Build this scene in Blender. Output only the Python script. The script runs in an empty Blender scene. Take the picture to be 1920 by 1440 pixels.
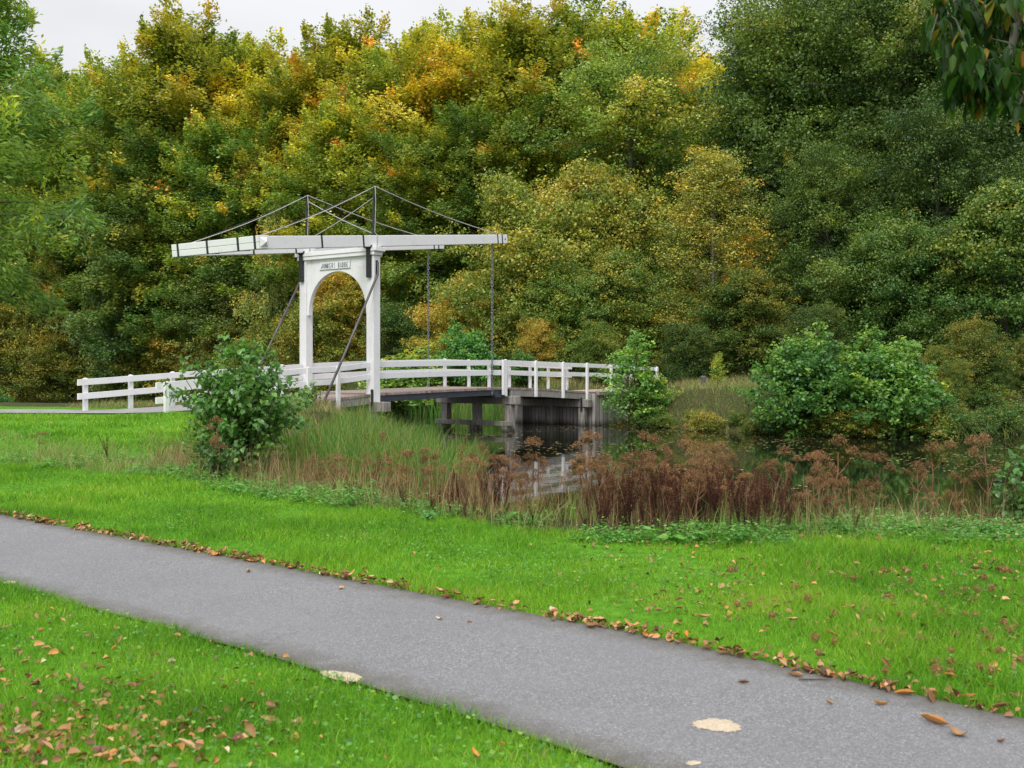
import bpy, math, random
import numpy as np
from mathutils import Vector

scene = bpy.context.scene
COL = scene.collection
R = np.random.default_rng(11)
random.seed(5)
F, HY, EYE = 1970.0, 690.0, 1.7          # focal length in photo pixels, horizon row, eye height


# ------------------------------------------------------------------ helpers
def gx(px, d):
    return (px - 960.0) / F * d


def zat(py, d):
    return EYE - (py - HY) / F * d


def smooth(a, b, x):
    t = np.clip((np.asarray(x, float) - a) / (b - a), 0, 1)
    return t * t * (3 - 2 * t)


def wob(x, y, seed=0, scale=1.0):
    r = np.random.default_rng(1000 + seed)
    out = np.zeros_like(np.asarray(x, float))
    for k in range(7):
        a = r.uniform(0, 6.283)
        f = scale * r.uniform(.5, 1.9)
        out = out + np.sin((x * math.cos(a) + y * math.sin(a)) * f + r.uniform(0, 6.283))
    return out / 7.0


def wob3(P, seed=0, scale=1.0):
    r = np.random.default_rng(2000 + seed)
    out = np.zeros(len(P))
    for k in range(9):
        d = r.normal(size=3)
        d /= np.linalg.norm(d)
        out += np.sin(P @ d * scale * r.uniform(.5, 2.0) + r.uniform(0, 6.283))
    return out / 4.0


def unit(a):
    return a / np.maximum(np.linalg.norm(a, axis=-1, keepdims=True), 1e-9)


def np_mesh(name, V, groups, attrs=None, mat=None, smooth_shade=False):
    """groups: list of (m,k) int arrays; attrs: name -> per-face float array (in group order)"""
    me = bpy.data.meshes.new(name)
    V = np.asarray(V, np.float32)
    me.vertices.add(len(V))
    me.vertices.foreach_set('co', V.ravel())
    groups = [np.asarray(g, np.int32) for g in groups if len(g)]
    loops = np.concatenate([g.ravel() for g in groups])
    tot = np.concatenate([np.full(len(g), g.shape[1], np.int32) for g in groups])
    st = np.concatenate([[0], np.cumsum(tot)[:-1]]).astype(np.int32)
    me.loops.add(len(loops))
    me.loops.foreach_set('vertex_index', loops)
    me.polygons.add(len(tot))
    me.polygons.foreach_set('loop_start', st)
    if smooth_shade:
        me.polygons.foreach_set('use_smooth', np.ones(len(tot), bool))
    me.update(calc_edges=True)
    for k, a in (attrs or {}).items():
        at = me.attributes.new(k, 'FLOAT', 'FACE')
        at.data.foreach_set('value', np.asarray(a, np.float32))
    if mat:
        me.materials.append(mat)
    return me


class MB:
    """collects shapes; build() links them as ONE mesh object"""
    def __init__(self):
        self.v, self.f = [], []

    def add(self, vs, fs):
        o = len(self.v)
        self.v += [tuple(p) for p in vs]
        self.f += [tuple(i + o for i in q) for q in fs]

    def box(self, x0, x1, y0, y1, z0, z1):
        self.add([(x0, y0, z0), (x1, y0, z0), (x1, y1, z0), (x0, y1, z0), (x0, y0, z1), (x1, y0, z1), (x1, y1, z1), (x0, y1, z1)],
                 [(0, 3, 2, 1), (4, 5, 6, 7), (0, 1, 5, 4), (1, 2, 6, 5), (2, 3, 7, 6), (3, 0, 4, 7)])

    def bar(self, p0, p1, w, h, up=(0, 0, 1), w1=None, h1=None):
        p0, p1, up = Vector(p0), Vector(p1), Vector(up)
        d = (p1 - p0).normalized()
        s = d.cross(up).normalized()
        n = s.cross(d).normalized()
        w1 = w if w1 is None else w1
        h1 = h if h1 is None else h1
        vs = []
        for p, a, b in ((p0, w, h), (p1, w1, h1)):
            for i, j in ((-1, -1), (1, -1), (1, 1), (-1, 1)):
                vs.append(p + s * (i * a / 2) + n * (j * b / 2))
        self.add(vs, [(0, 1, 2, 3), (7, 6, 5, 4), (0, 4, 5, 1), (1, 5, 6, 2), (2, 6, 7, 3), (3, 7, 4, 0)])

    def tube(self, pts, rad, n=6, cap=True):
        pts = [Vector(p) for p in pts]
        if not hasattr(rad, '__len__'):
            rad = [rad] * len(pts)
        vs, fs = [], []
        up = Vector((0.13, 0.29, 1)).normalized()
        for i, p in enumerate(pts):
            d = (pts[min(i + 1, len(pts) - 1)] - pts[max(i - 1, 0)]).normalized()
            s = d.cross(up)
            if s.length < .05:
                s = d.cross(Vector((1, 0, 0)))
            s.normalize()
            q = s.cross(d)
            for k in range(n):
                a = 2 * math.pi * k / n
                vs.append(p + (s * math.cos(a) + q * math.sin(a)) * rad[i])
        for i in range(len(pts) - 1):
            for k in range(n):
                a, b = i * n + k, i * n + (k + 1) % n
                fs.append((a, b, b + n, a + n))
        if cap:
            fs.append(tuple(range(n - 1, -1, -1)))
            fs.append(tuple(range((len(pts) - 1) * n, len(pts) * n)))
        self.add(vs, fs)

    def ring(self, c, d, s, L, W, r, n=12, m=5):
        """oval chain link: long axis d, short axis s"""
        c, d, s = Vector(c), Vector(d).normalized(), Vector(s).normalized()
        q = d.cross(s)
        vs, fs = [], []
        for i in range(n):
            a = 2 * math.pi * i / n
            rd = d * (math.cos(a) * L) + s * (math.sin(a) * W)
            o = (d * (math.cos(a) / L) + s * (math.sin(a) / W)).normalized()
            for k in range(m):
                b = 2 * math.pi * k / m
                vs.append(c + rd + (o * math.cos(b) + q * math.sin(b)) * r)
        for i in range(n):
            for k in range(m):
                fs.append((i * m + k, ((i + 1) % n) * m + k, ((i + 1) % n) * m + (k + 1) % m, i * m + (k + 1) % m))
        self.add(vs, fs)

    def build(self, name, mat, parent=None, bevel=0.0, smooth_shade=False):
        me = bpy.data.meshes.new(name)
        me.from_pydata(self.v, [], self.f)
        me.update()
        if smooth_shade:
            me.polygons.foreach_set('use_smooth', [True] * len(me.polygons))
        me.materials.append(mat)
        o = bpy.data.objects.new(name, me)
        COL.objects.link(o)
        if parent:
            o.parent = parent
        if bevel:
            b = o.modifiers.new('edge', 'BEVEL')
            b.width = bevel
            b.segments = 2
            b.limit_method = 'ANGLE'
        return o


def link(name, me, parent=None):
    o = bpy.data.objects.new(name, me)
    COL.objects.link(o)
    if parent:
        o.parent = parent
    return o


def tag(o, label=None, cat=None, group=None, kind=None):
    if label: o['label'] = label
    if cat: o['category'] = cat
    if group: o['group'] = group
    if kind: o['kind'] = kind
    return o


def empty(name, loc=(0, 0, 0), rz=0.0, sc=1.0):
    o = bpy.data.objects.new(name, None)
    o.empty_display_size = .2
    COL.objects.link(o)
    o.location = loc
    o.rotation_euler = (0, 0, rz)
    o.scale = sc if hasattr(sc, '__len__') else (sc, sc, sc)
    return o


# ------------------------------------------------------------------ materials
class NT:
    def __init__(self, name):
        self.m = bpy.data.materials.new(name)
        self.m.use_nodes = True
        self.t = self.m.node_tree
        self.t.nodes.clear()
        self.out = self.t.nodes.new('ShaderNodeOutputMaterial')

    def n(self, typ, **kw):
        nd = self.t.nodes.new(typ)
        for k, v in kw.items():
            if k.startswith('i_'):
                nd.inputs[k[2:].replace('_', ' ')].default_value = v
            else:
                setattr(nd, k, v)
        return nd

    def l(self, a, b):
        self.t.links.new(a, b)

    def ramp(self, fac, stops, interp='LINEAR'):
        r = self.n('ShaderNodeValToRGB')
        r.color_ramp.interpolation = interp
        e = r.color_ramp.elements
        while len(e) < len(stops):
            e.new(.5)
        for i, (p, c) in enumerate(stops):
            e[i].position = p
            e[i].color = (*c, 1)
        self.l(fac, r.inputs[0])
        return r.outputs[0]

    def noise(self, scale, detail=4, rough=.55, vec=None, dist=0.0):
        nd = self.n('ShaderNodeTexNoise')
        nd.inputs['Scale'].default_value = scale
        nd.inputs['Detail'].default_value = detail
        nd.inputs['Roughness'].default_value = rough
        nd.inputs['Distortion'].default_value = dist
        if vec is not None:
            self.l(vec, nd.inputs['Vector'])
        return nd.outputs['Fac']

    def math(self, op, a, b=None, c=None):
        nd = self.n('ShaderNodeMath', operation=op)
        for i, x in enumerate((a, b, c)):
            if x is None:
                continue
            if isinstance(x, (int, float)):
                nd.inputs[i].default_value = x
            else:
                self.l(x, nd.inputs[i])
        return nd.outputs[0]

    def mixc(self, fac, a, b, blend='MIX'):
        nd = self.n('ShaderNodeMix', data_type='RGBA', blend_type=blend)
        for i, x in ((0, fac), (6, a), (7, b)):
            if isinstance(x, (int, float)):
                nd.inputs[i].default_value = x
            elif isinstance(x, tuple):
                nd.inputs[i].default_value = (*x, 1)
            else:
                self.l(x, nd.inputs[i])
        return nd.outputs[2]

    def pos(self, scale=(1, 1, 1), space='Object'):
        tc = self.n('ShaderNodeTexCoord')
        mp = self.n('ShaderNodeMapping')
        mp.inputs['Scale'].default_value = scale
        self.l(tc.outputs[space], mp.inputs[0])
        return mp.outputs[0]

    def bsdf(self, col, rough=.6, bump=None, bstr=.3, bdist=.01, spec=.5, metal=0.0):
        b = self.n('ShaderNodeBsdfPrincipled')
        if isinstance(col, tuple):
            b.inputs['Base Color'].default_value = (*col, 1)
        else:
            self.l(col, b.inputs['Base Color'])
        if isinstance(rough, (int, float)):
            b.inputs['Roughness'].default_value = rough
        else:
            self.l(rough, b.inputs['Roughness'])
        b.inputs['Specular IOR Level'].default_value = spec
        b.inputs['Metallic'].default_value = metal
        if bump is not None:
            bp = self.n('ShaderNodeBump')
            bp.inputs['Strength'].default_value = bstr
            bp.inputs['Distance'].default_value = bdist
            self.l(bump, bp.inputs['Height'])
            self.l(bp.outputs[0], b.inputs['Normal'])
        self.l(b.outputs[0], self.out.inputs[0])
        return b


def leaf_mat(name, stops, rough=.45, spec=.4, trans=.35, tint=True, bright=1.0):
    """colour = ramp(c + object shift) * per-leaf variation; thin leaves let light through"""
    n = NT(name)
    a = n.n('ShaderNodeAttribute', attribute_name='c')
    v = n.n('ShaderNodeAttribute', attribute_name='v')
    oi = n.n('ShaderNodeObjectInfo')
    sep = n.n('ShaderNodeSeparateColor')
    n.l(oi.outputs['Color'], sep.inputs[0])
    c = n.math('ADD', a.outputs['Fac'], n.math('SUBTRACT', sep.outputs[0], .5)) if tint else a.outputs['Fac']
    col = n.ramp(c, stops)
    k = n.math('MULTIPLY_ADD', v.outputs['Fac'], .95 * bright, .57 * bright)
    if tint:
        k = n.math('MULTIPLY', k, n.math('MULTIPLY', sep.outputs[1], 2.0))
    comb = n.n('ShaderNodeCombineColor')
    for i in range(3):
        n.l(k, comb.inputs[i])
    col = n.mixc(1.0, col, comb.outputs[0], 'MULTIPLY')
    b = n.bsdf(col, rough, spec=spec)
    tr = n.n('ShaderNodeBsdfTranslucent')
    n.l(n.mixc(1.0, col, (1.15, 1.2, .7), 'MULTIPLY'), tr.inputs[0])
    mx = n.n('ShaderNodeMixShader')
    mx.inputs[0].default_value = trans
    n.l(b.outputs[0], mx.inputs[1])
    n.l(tr.outputs[0], mx.inputs[2])
    n.l(mx.outputs[0], n.out.inputs[0])
    return n.m


G_DARK, G_MID, G_OLV = (.022, .06, .010), (.05, .105, .014), (.105, .15, .018)
YEL, GOLD, ORG, RED, BRN = (.34, .30, .022), (.40, .26, .03), (.42, .15, .02), (.30, .06, .02), (.16, .10, .04)
M = {}
M['beech'] = leaf_mat('beech_leaves', [(0, (.05, .105, .022)), (.22, (.095, .15, .025)), (.42, (.19, .22, .03)), (.62, (.36, .32, .035)), (.80, (.45, .31, .04)), (.91, (.46, .17, .03)), (1, (.38, .09, .025))], trans=.32, bright=1.85)
M['oak'] = leaf_mat('oak_leaves', [(0, (.035, .078, .022)), (.3, (.075, .125, .026)), (.55, (.13, .18, .03)), (.8, (.26, .24, .04)), (1, (.38, .22, .04))], trans=.3, bright=1.65)
M['birch'] = leaf_mat('birch_leaves', [(0, (.075, .12, .04)), (.35, (.125, .17, .045)), (.6, (.26, .26, .05)), (.85, (.44, .33, .045)), (1, (.44, .22, .04))], trans=.3, bright=1.5)
M['ash'] = leaf_mat('ash_leaves', [(0, (.06, .125, .03)), (.4, (.12, .20, .035)), (.7, (.25, .29, .04)), (1, (.40, .36, .04))], trans=.42, bright=1.9)
M['maple'] = leaf_mat('maple_leaves', [(0, (.06, .135, .028)), (.3, (.13, .19, .032)), (.55, (.30, .27, .04)), (.8, (.46, .30, .05)), (1, (.44, .18, .04))], trans=.3, bright=1.4)
M['alder'] = leaf_mat('alder_leaves', [(0, (.045, .13, .04)), (.4, (.09, .20, .042)), (.7, (.20, .30, .045)), (.9, (.40, .38, .04)), (1, (.48, .34, .03))], rough=.33, spec=.5, trans=.4, bright=1.3)
M['chestnut'] = leaf_mat('chestnut_leaves', [(0, (.012, .04, .010)), (.45, (.03, .085, .012)), (.7, (.10, .14, .012)), (.88, (.30, .16, .02)), (1, (.22, .08, .02))], rough=.5, spec=.2, trans=.4, bright=1.0)
M['grass'] = leaf_mat('grass_blades', [(0, (.06, .155, .015)), (.3, (.115, .30, .017)), (.65, (.24, .425, .028)), (.9, (.40, .42, .07)), (1, (.46, .37, .17))], rough=.5, spec=.3, trans=.4, tint=False)
M['weed'] = leaf_mat('weed_leaves', [(0, (.06, .20, .04)), (.5, (.15, .36, .06)), (1, (.30, .46, .06))], rough=.4, spec=.4, tint=False)
M['reed'] = leaf_mat('reed_blades', [(0, (.05, .16, .025)), (.45, (.12, .25, .035)), (.7, (.26, .26, .07)), (1, (.30, .18, .09))], tint=False)
M['straw'] = leaf_mat('dry_grass_blades', [(0, (.12, .26, .035)), (.35, (.22, .26, .07)), (.65, (.40, .31, .17)), (.85, (.30, .19, .10)), (1, (.18, .09, .055))], tint=False, trans=.25, spec=.2)
M['umbel'] = leaf_mat('dead_seed_heads', [(0, (.11, .055, .03)), (.5, (.27, .15, .075)), (1, (.45, .28, .13))], rough=.8, spec=.1, trans=.15)
M['dock'] = leaf_mat('dead_dock_seeds', [(0, (.035, .012, .009)), (.5, (.095, .030, .020)), (1, (.22, .09, .05))], rough=.8, spec=.1, trans=.1)
M['float'] = leaf_mat('floating_leaf_blades', [(0, (.25, .22, .06)), (.5, (.36, .30, .13)), (1, (.30, .16, .05))], tint=False, trans=0.02)


def simple(name, lo, hi, scale=6, rough=.7, stretch=(1, 1, 1), bstr=.3, bdist=.01, spec=.4, detail=5, metal=0.0):
    n = NT(name)
    p = n.pos(stretch)
    f = n.noise(scale, detail, .6, p)
    n.bsdf(n.ramp(f, [(.3, lo), (.7, hi)]), rough, f, bstr, bdist, spec, metal)
    return n.m


def white_paint():
    n = NT('white_paint')
    p = n.pos()
    f = n.noise(2.2, 6, .65, p)
    g = n.noise(16, 4, .6, n.pos((1, 1, .25)))
    st = n.math('MULTIPLY', n.ramp(f, [(.5, (0, 0, 0)), (.68, (1, 1, 1))]), n.ramp(g, [(.42, (0, 0, 0)), (.66, (1, 1, 1))]))
    col = n.mixc(n.math('MULTIPLY', st, .45), (.80, .795, .815), (.42, .42, .38))
    n.bsdf(col, .42, g, .12, .004, .4)
    return n.m


def weathered():
    n = NT('weathered_wood')
    f = n.noise(5, 6, .65, n.pos((3, 3, .35)))
    g = n.noise(1.3, 3, .6, n.pos())
    col = n.ramp(f, [(.28, (.11, .10, .09)), (.5, (.29, .27, .25)), (.75, (.44, .42, .40))])
    col = n.mixc(n.ramp(g, [(.5, (0, 0, 0)), (.7, (.5, .5, .5))]), col, (.12, .13, .07))
    tw_ = n.n('ShaderNodeTexCoord')
    sw_ = n.n('ShaderNodeSeparateXYZ')
    n.l(tw_.outputs['Object'], sw_.inputs[0])
    wet = n.ramp(n.math('ADD', n.math('MULTIPLY_ADD', sw_.outputs[2], 1.0, 1.0), n.math('MULTIPLY_ADD', f, .5, -.25)), [(.14, (1, 1, 1)), (.42, (0, 0, 0))])
    col = n.mixc(n.math('MULTIPLY', wet, .85), col, (.022, .024, .014))
    n.bsdf(col, .85, f, .5, .01, .2)
    return n.m


def planks():
    n = NT('deck_planks')
    tc = n.n('ShaderNodeTexCoord')
    sp = n.n('ShaderNodeSeparateXYZ')
    n.l(tc.outputs['Object'], sp.inputs[0])
    x = n.math('MULTIPLY', sp.outputs[0], 6.5)
    fr = n.math('FRACT', x)
    gap = n.math('GREATER_THAN', n.math('ABSOLUTE', n.math('SUBTRACT', fr, .5)), .46)
    wn = n.n('ShaderNodeTexWhiteNoise', noise_dimensions='1D')
    n.l(n.math('FLOOR', x), wn.inputs['W'])
    f = n.noise(7, 5, .6, n.pos((2.5, .4, 2.5)))
    k = n.math('ADD', n.math('MULTIPLY', wn.outputs[0], .5), n.math('MULTIPLY', f, .6))
    col = n.ramp(k, [(.2, (.19, .14, .12)), (.55, (.33, .26, .23)), (.9, (.43, .36, .33))])
    col = n.mixc(gap, col, (.03, .025, .02))
    n.bsdf(col, .85, f, .3, .01, .2)
    return n.m


def boards():
    n = NT('sheet_pile_boards')
    tc = n.n('ShaderNodeTexCoord')
    sp = n.n('ShaderNodeSeparateXYZ')
    n.l(tc.outputs['Object'], sp.inputs[0])
    x = n.math('MULTIPLY', n.math('ADD', sp.outputs[0], sp.outputs[1]), 5.2)
    fr = n.math('FRACT', x)
    gap = n.math('GREATER_THAN', n.math('ABSOLUTE', n.math('SUBTRACT', fr, .5)), .45)
    wn = n.n('ShaderNodeTexWhiteNoise', noise_dimensions='1D')
    n.l(n.math('FLOOR', x), wn.inputs['W'])
    f = n.noise(4, 6, .65, n.pos((3, 3, .4)))
    k = n.math('ADD', n.math('MULTIPLY', wn.outputs[0], .35), n.math('MULTIPLY', f, .75))
    col = n.ramp(k, [(.2, (.15, .135, .12)), (.5, (.30, .275, .26)), (.85, (.44, .42, .40))])
    col = n.mixc(gap, col, (.03, .028, .025))
    low = n.ramp(n.math('ADD', sp.outputs[2], n.math('MULTIPLY', f, .3)), [(0, (1, 1, 1)), (.01, (0, 0, 0))])
    tw_ = n.n('ShaderNodeTexCoord')
    sw_ = n.n('ShaderNodeSeparateXYZ')
    n.l(tw_.outputs['Object'], sw_.inputs[0])
    wet = n.ramp(n.math('ADD', n.math('MULTIPLY_ADD', sw_.outputs[2], 1.0, 1.0), n.math('MULTIPLY_ADD', f, .5, -.25)), [(.14, (1, 1, 1)), (.42, (0, 0, 0))])
    col = n.mixc(n.math('MULTIPLY', wet, .85), col, (.022, .024, .014))
    n.bsdf(col, .85, f, .4, .01, .2)
    return n.m


def asphalt():
    n = NT('asphalt')
    p = n.pos()
    v = n.n('ShaderNodeTexVoronoi', feature='F1')
    v.inputs['Scale'].default_value = 150
    n.l(p, v.inputs['Vector'])
    sp = n.n('ShaderNodeSeparateColor')
    n.l(v.outputs['Color'], sp.inputs[0])
    f = n.noise(.9, 5, .6, p)
    g = n.noise(55, 3, .7, p)
    chips = n.ramp(sp.outputs[0], [(0, (.12, .12, .122)), (.6, (.205, .205, .21)), (.93, (.29, .288, .292)), (1, (.44, .435, .43))])
    col = n.mixc(n.ramp(f, [(.35, (0, 0, 0)), (.7, (.5, .5, .5))]), chips, (.165, .164, .168))
    col = n.mixc(n.ramp(g, [(.5, (0, 0, 0)), (.85, (.6, .6, .6))]), col, (.085, .083, .087))
    big = n.noise(.45, 4, .7, p, 1.0)
    col = n.mixc(n.ramp(big, [(.45, (0, 0, 0)), (.62, (.3, .3, .3))]), col, (.22, .218, .222))
    spots = n.noise(3.3, 3, .7, p)
    col = n.mixc(n.ramp(spots, [(.66, (0, 0, 0)), (.76, (.3, .3, .3))]), col, (.10, .095, .09))
    ed = n.n('ShaderNodeAttribute', attribute_name='edge')
    dirt = n.ramp(n.math('ADD', ed.outputs['Fac'], n.math('MULTIPLY_ADD', n.noise(6, 5, .7, p), .5, -.25)), [(.7, (0, 0, 0)), (1.05, (.75, .75, .75))])
    col = n.mixc(dirt, col, (.085, .075, .05))
    cv = n.n('ShaderNodeTexVoronoi', feature='DISTANCE_TO_EDGE')
    cv.inputs['Scale'].default_value = .8
    wv_ = n.n('ShaderNodeVectorMath', operation='ADD')
    nn = n.n('ShaderNodeTexNoise')
    nn.inputs['Scale'].default_value = 2.2
    nn.inputs['Detail'].default_value = 6
    n.l(p, nn.inputs['Vector'])
    n.l(p, wv_.inputs[0]); n.l(nn.outputs['Color'], wv_.inputs[1])
    n.l(wv_.outputs[0], cv.inputs['Vector'])
    crack = n.math('MULTIPLY', n.ramp(cv.outputs['Distance'], [(.0, (1, 1, 1)), (.007, (0, 0, 0))]), n.ramp(big, [(.56, (0, 0, 0)), (.62, (.35, .35, .35))]))
    col = n.mixc(crack, col, (.05, .048, .045))
    h = n.math('ADD', v.outputs['Distance'], g)
    n.bsdf(col, .8, h, .5, .004, .3)
    return n.m


def ground_mat():
    n = NT('soil_and_turf')
    p = n.pos()
    f = n.noise(.35, 6, .65, p)
    g = n.noise(9, 5, .65, p)
    h = n.noise(60, 3, .6, p)
    turf = n.ramp(g, [(.3, (.045, .13, .010)), (.6, (.10, .27, .015)), (.8, (.16, .27, .03))])
    rough = n.ramp(g, [(.3, (.03, .032, .014)), (.55, (.065, .07, .024)), (.8, (.14, .115, .05))])
    wood = n.ramp(g, [(.3, (.02, .018, .010)), (.6, (.06, .045, .02)), (.8, (.11, .07, .03))])
    a = n.n('ShaderNodeAttribute', attribute_name='zone')
    k1 = n.ramp(n.math('ADD', a.outputs['Fac'], n.math('MULTIPLY_ADD', f, .5, -.25)), [(.35, (0, 0, 0)), (.65, (1, 1, 1))])
    k2 = n.ramp(n.math('ADD', a.outputs['Fac'], n.math('MULTIPLY_ADD', f, .5, -.25)), [(1.3 / 2, (0, 0, 0)), (1.7 / 2, (1, 1, 1))])
    half = n.math('MULTIPLY', a.outputs['Fac'], .5)
    k2 = n.ramp(n.math('ADD', half, n.math('MULTIPLY_ADD', f, .25, -.125)), [(.68, (0, 0, 0)), (.82, (1, 1, 1))])
    col = n.mixc(k2, n.mixc(k1, turf, rough), wood)
    n.bsdf(col, .95, h, .6, .02, .1)
    return n.m


def water_mat():
    n = NT('pond_water')
    p = n.pos((1, 1, 1))
    f = n.noise(1.6, 3, .5, p)
    g = n.noise(7, 2, .5, p)
    h = n.math('ADD', n.math('MULTIPLY', f, 1.0), n.math('MULTIPLY', g, .12))
    b = n.bsdf((.010, .011, .006), .03, h, .075, .03, .42)
    b.inputs['IOR'].default_value = 1.33
    return n.m


def litter_mat():
    n = NT('fallen_leaf')
    oi = n.n('ShaderNodeObjectInfo')
    f = n.noise(40, 3, .6, n.pos())
    c = n.ramp(n.math('MULTIPLY_ADD', f, .16, n.math('SUBTRACT', oi.outputs['Random'], .08)),
               [(0, (.10, .05, .028)), (.22, (.22, .105, .045)), (.42, (.36, .20, .085)), (.6, (.50, .32, .16)), (.76, (.48, .20, .05)), (.88, (.56, .26, .04)), (1, (.55, .45, .33))])
    n.bsdf(c, .6, f, .4, .003, .35)
    return n.m


M['white'] = white_paint()
M['wood'] = weathered()
M['planks'] = planks()
M['boards'] = boards()
M['asphalt'] = asphalt()
M['ground'] = ground_mat()
M['water'] = water_mat()
M['litter'] = litter_mat()
M['iron'] = simple('black_iron', (.010, .011, .014), (.03, .031, .035), 9, .5, spec=.5)
M['steel'] = simple('blue_grey_steel', (.035, .042, .058), (.06, .07, .09), 4, .5, spec=.5)
M['rod'] = simple('dull_steel_rod', (.05, .043, .045), (.15, .13, .132), 7, .45, (1, 1, .3), spec=.5)
M['cable'] = simple('pale_cable', (.34, .33, .31), (.60, .58, .54), 20, .6)
M['galv'] = simple('galvanised_chain', (.13, .145, .165), (.27, .29, .32), 14, .4, spec=.6, metal=.3)
M['dirtpath'] = simple('pink_gravel', (.30, .21, .17), (.45, .34, .29), 18, .9, bstr=.4)
M['greypath'] = simple('worn_grey_tarmac', (.20, .19, .19), (.34, .32, .32), 3, .9, bstr=.2, detail=8)
def sand_mat():
    n = NT('pale_sand')
    f = n.noise(60, 5, .7, n.pos())
    b = n.bsdf(n.ramp(f, [(.3, (.40, .32, .22)), (.7, (.60, .51, .39))]), .95, f, .5, .003, .1)
    ed = n.n('ShaderNodeAttribute', attribute_name='edge')
    g = n.noise(45, 4, .75, n.pos())
    k = n.math('GREATER_THAN', n.math('ADD', ed.outputs['Fac'], n.math('MULTIPLY_ADD', g, 1.1, -.55)), .86)
    tr = n.n('ShaderNodeBsdfTransparent')
    mx = n.n('ShaderNodeMixShader')
    n.l(k, mx.inputs[0]); n.l(b.outputs[0], mx.inputs[1]); n.l(tr.outputs[0], mx.inputs[2])
    n.l(mx.outputs[0], n.out.inputs[0])
    return n.m


M['sand'] = sand_mat()
M['bark'] = simple('grey_brown_bark', (.045, .040, .032), (.15, .135, .11), 6, .9, (2, 2, .5), bstr=.6, bdist=.03)
M['birchbark'] = simple('pale_bark', (.10, .09, .075), (.36, .33, .30), 4, .85, (1, 1, 2.5))
M['twig'] = simple('brown_twigs', (.05, .032, .02), (.11, .07, .04), 9, .85)
M['deadstem'] = simple('dead_stem', (.14, .06, .035), (.30, .16, .08), 12, .8)
M['darkstem'] = simple('dark_dead_stem', (.04, .018, .014), (.10, .045, .03), 12, .8)
M['signpaint'] = simple('sign_plate', (.76, .78, .81), (.80, .82, .85), 4, .4)
M['ink'] = simple('sign_lettering', (.010, .012, .02), (.02, .022, .03), 4, .5)
M['burr'] = simple('brown_burr', (.20, .10, .035), (.46, .29, .12), 60, .9)
M['stone'] = simple('grey_stone', (.06, .065, .07), (.13, .135, .14), 8, .8)

# ------------------------------------------------------------------ bridge frame (local x along the bridge, y across it)
BO = np.array([gx(700, 36.0), 36.0])
_d = np.array([gx(574, 37.9), 37.9]) - BO
W_ = float(np.linalg.norm(_d))           # distance between the two gate posts
BV = _d / W_
BU = np.array([BV[1], -BV[0]])
B_ANG = math.atan2(BU[1], BU[0])


def T(px, s):
    k = (px - 960.0) / F
    return float((k * (BO[1] + BV[1] * s) - BO[0] - BV[0] * s) / (BU[0] - k * BU[1]))


def Zb(t, s, py):
    return zat(py, BO[1] + BU[1] * t + BV[1] * s)


def bw(t, s):
    p = BO + BU * t + BV * s
    return float(p[0]), float(p[1])


_dk = [(-14.0, .42), (-9.0, .44), (-7.9, .46)]
for px, py in ((586, 752), (690, 739.5), (713, 737), (850, 730), (947, 726), (1020, 728.5), (1098, 734), (1142, 735.5)):
    t = T(px, 0.0)
    _dk.append((t, Zb(t, 0.0, py)))
_dk += [(_dk[-1][0] + 5, _dk[-1][1] + .02), (40, _dk[-1][1] + .2)]
DKT, DKZ = np.array([a for a, b in _dk]), np.array([b for a, b in _dk])


def deckz(t):
    return np.interp(t, DKT, DKZ)


T_PIER, T_AB = T(955, 0), T(1092, 0)

# ------------------------------------------------------------------ terrain
WATER = zat(807, BO[1] + BU[1] * T(1010, 0))
WATER = -.86
NEAR_SHORE = [(90, 12), (40, 13.5), (12, 14.6), (6, 15.0), (3, 15.2), (1.2, 16.2), (-.3, 18), (-1.2, 20.5), (-1.9, 24), (-2.6, 28), (-3.6, 32), (-5.0, 35.5),
              (-8.5, 37.6), (-13, 38.6), (-20, 41), (-40, 51), (-90, 72)]
ab0, ab1 = bw(T_AB + 1.0, -.1), bw(T_AB + 1.0, W_ + .6)
FAR_SHORE = [(-110, 126), (-60, 113), (-40, 103), (-26, 92), (-14, 76), (-5, 60), (ab1[0] - .8, ab1[1] + 1.5), ab1, ab0, bw(T_AB + 2.6, -.55), bw(T_AB + 2.75, -1.3), (gx(1195, 45.8), 45.8), (gx(1250, 44.5), 44.5),
             (10.2, 40.5), (13, 38.6), (16, 38.8), (20.5, 42.0), (30, 45), (90, 52)]
POLY = np.array(NEAR_SHORE + FAR_SHORE)


def seg_dist(x, y, pl, closed=False):
    pl = np.asarray(pl, float)
    d = np.full(np.shape(x), 1e9)
    n = len(pl) if closed else len(pl) - 1
    for i in range(n):
        a, b = pl[i], pl[(i + 1) % len(pl)]
        e = b - a
        L = max(e @ e, 1e-9)
        k = np.clip(((x - a[0]) * e[0] + (y - a[1]) * e[1]) / L, 0, 1)
        d = np.minimum(d, np.hypot(x - a[0] - k * e[0], y - a[1] - k * e[1]))
    return d


def inside(x, y, pl):
    pl = np.asarray(pl, float)
    c = np.zeros(np.shape(x), bool)
    for i in range(len(pl)):
        a, b = pl[i], pl[i - 1]
        cond = (a[1] > y) != (b[1] > y)
        xi = (b[0] - a[0]) * (y - a[1]) / ((b[1] - a[1]) if b[1] != a[1] else 1e-9) + a[0]
        c ^= cond & (x < xi)
    return c


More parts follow.
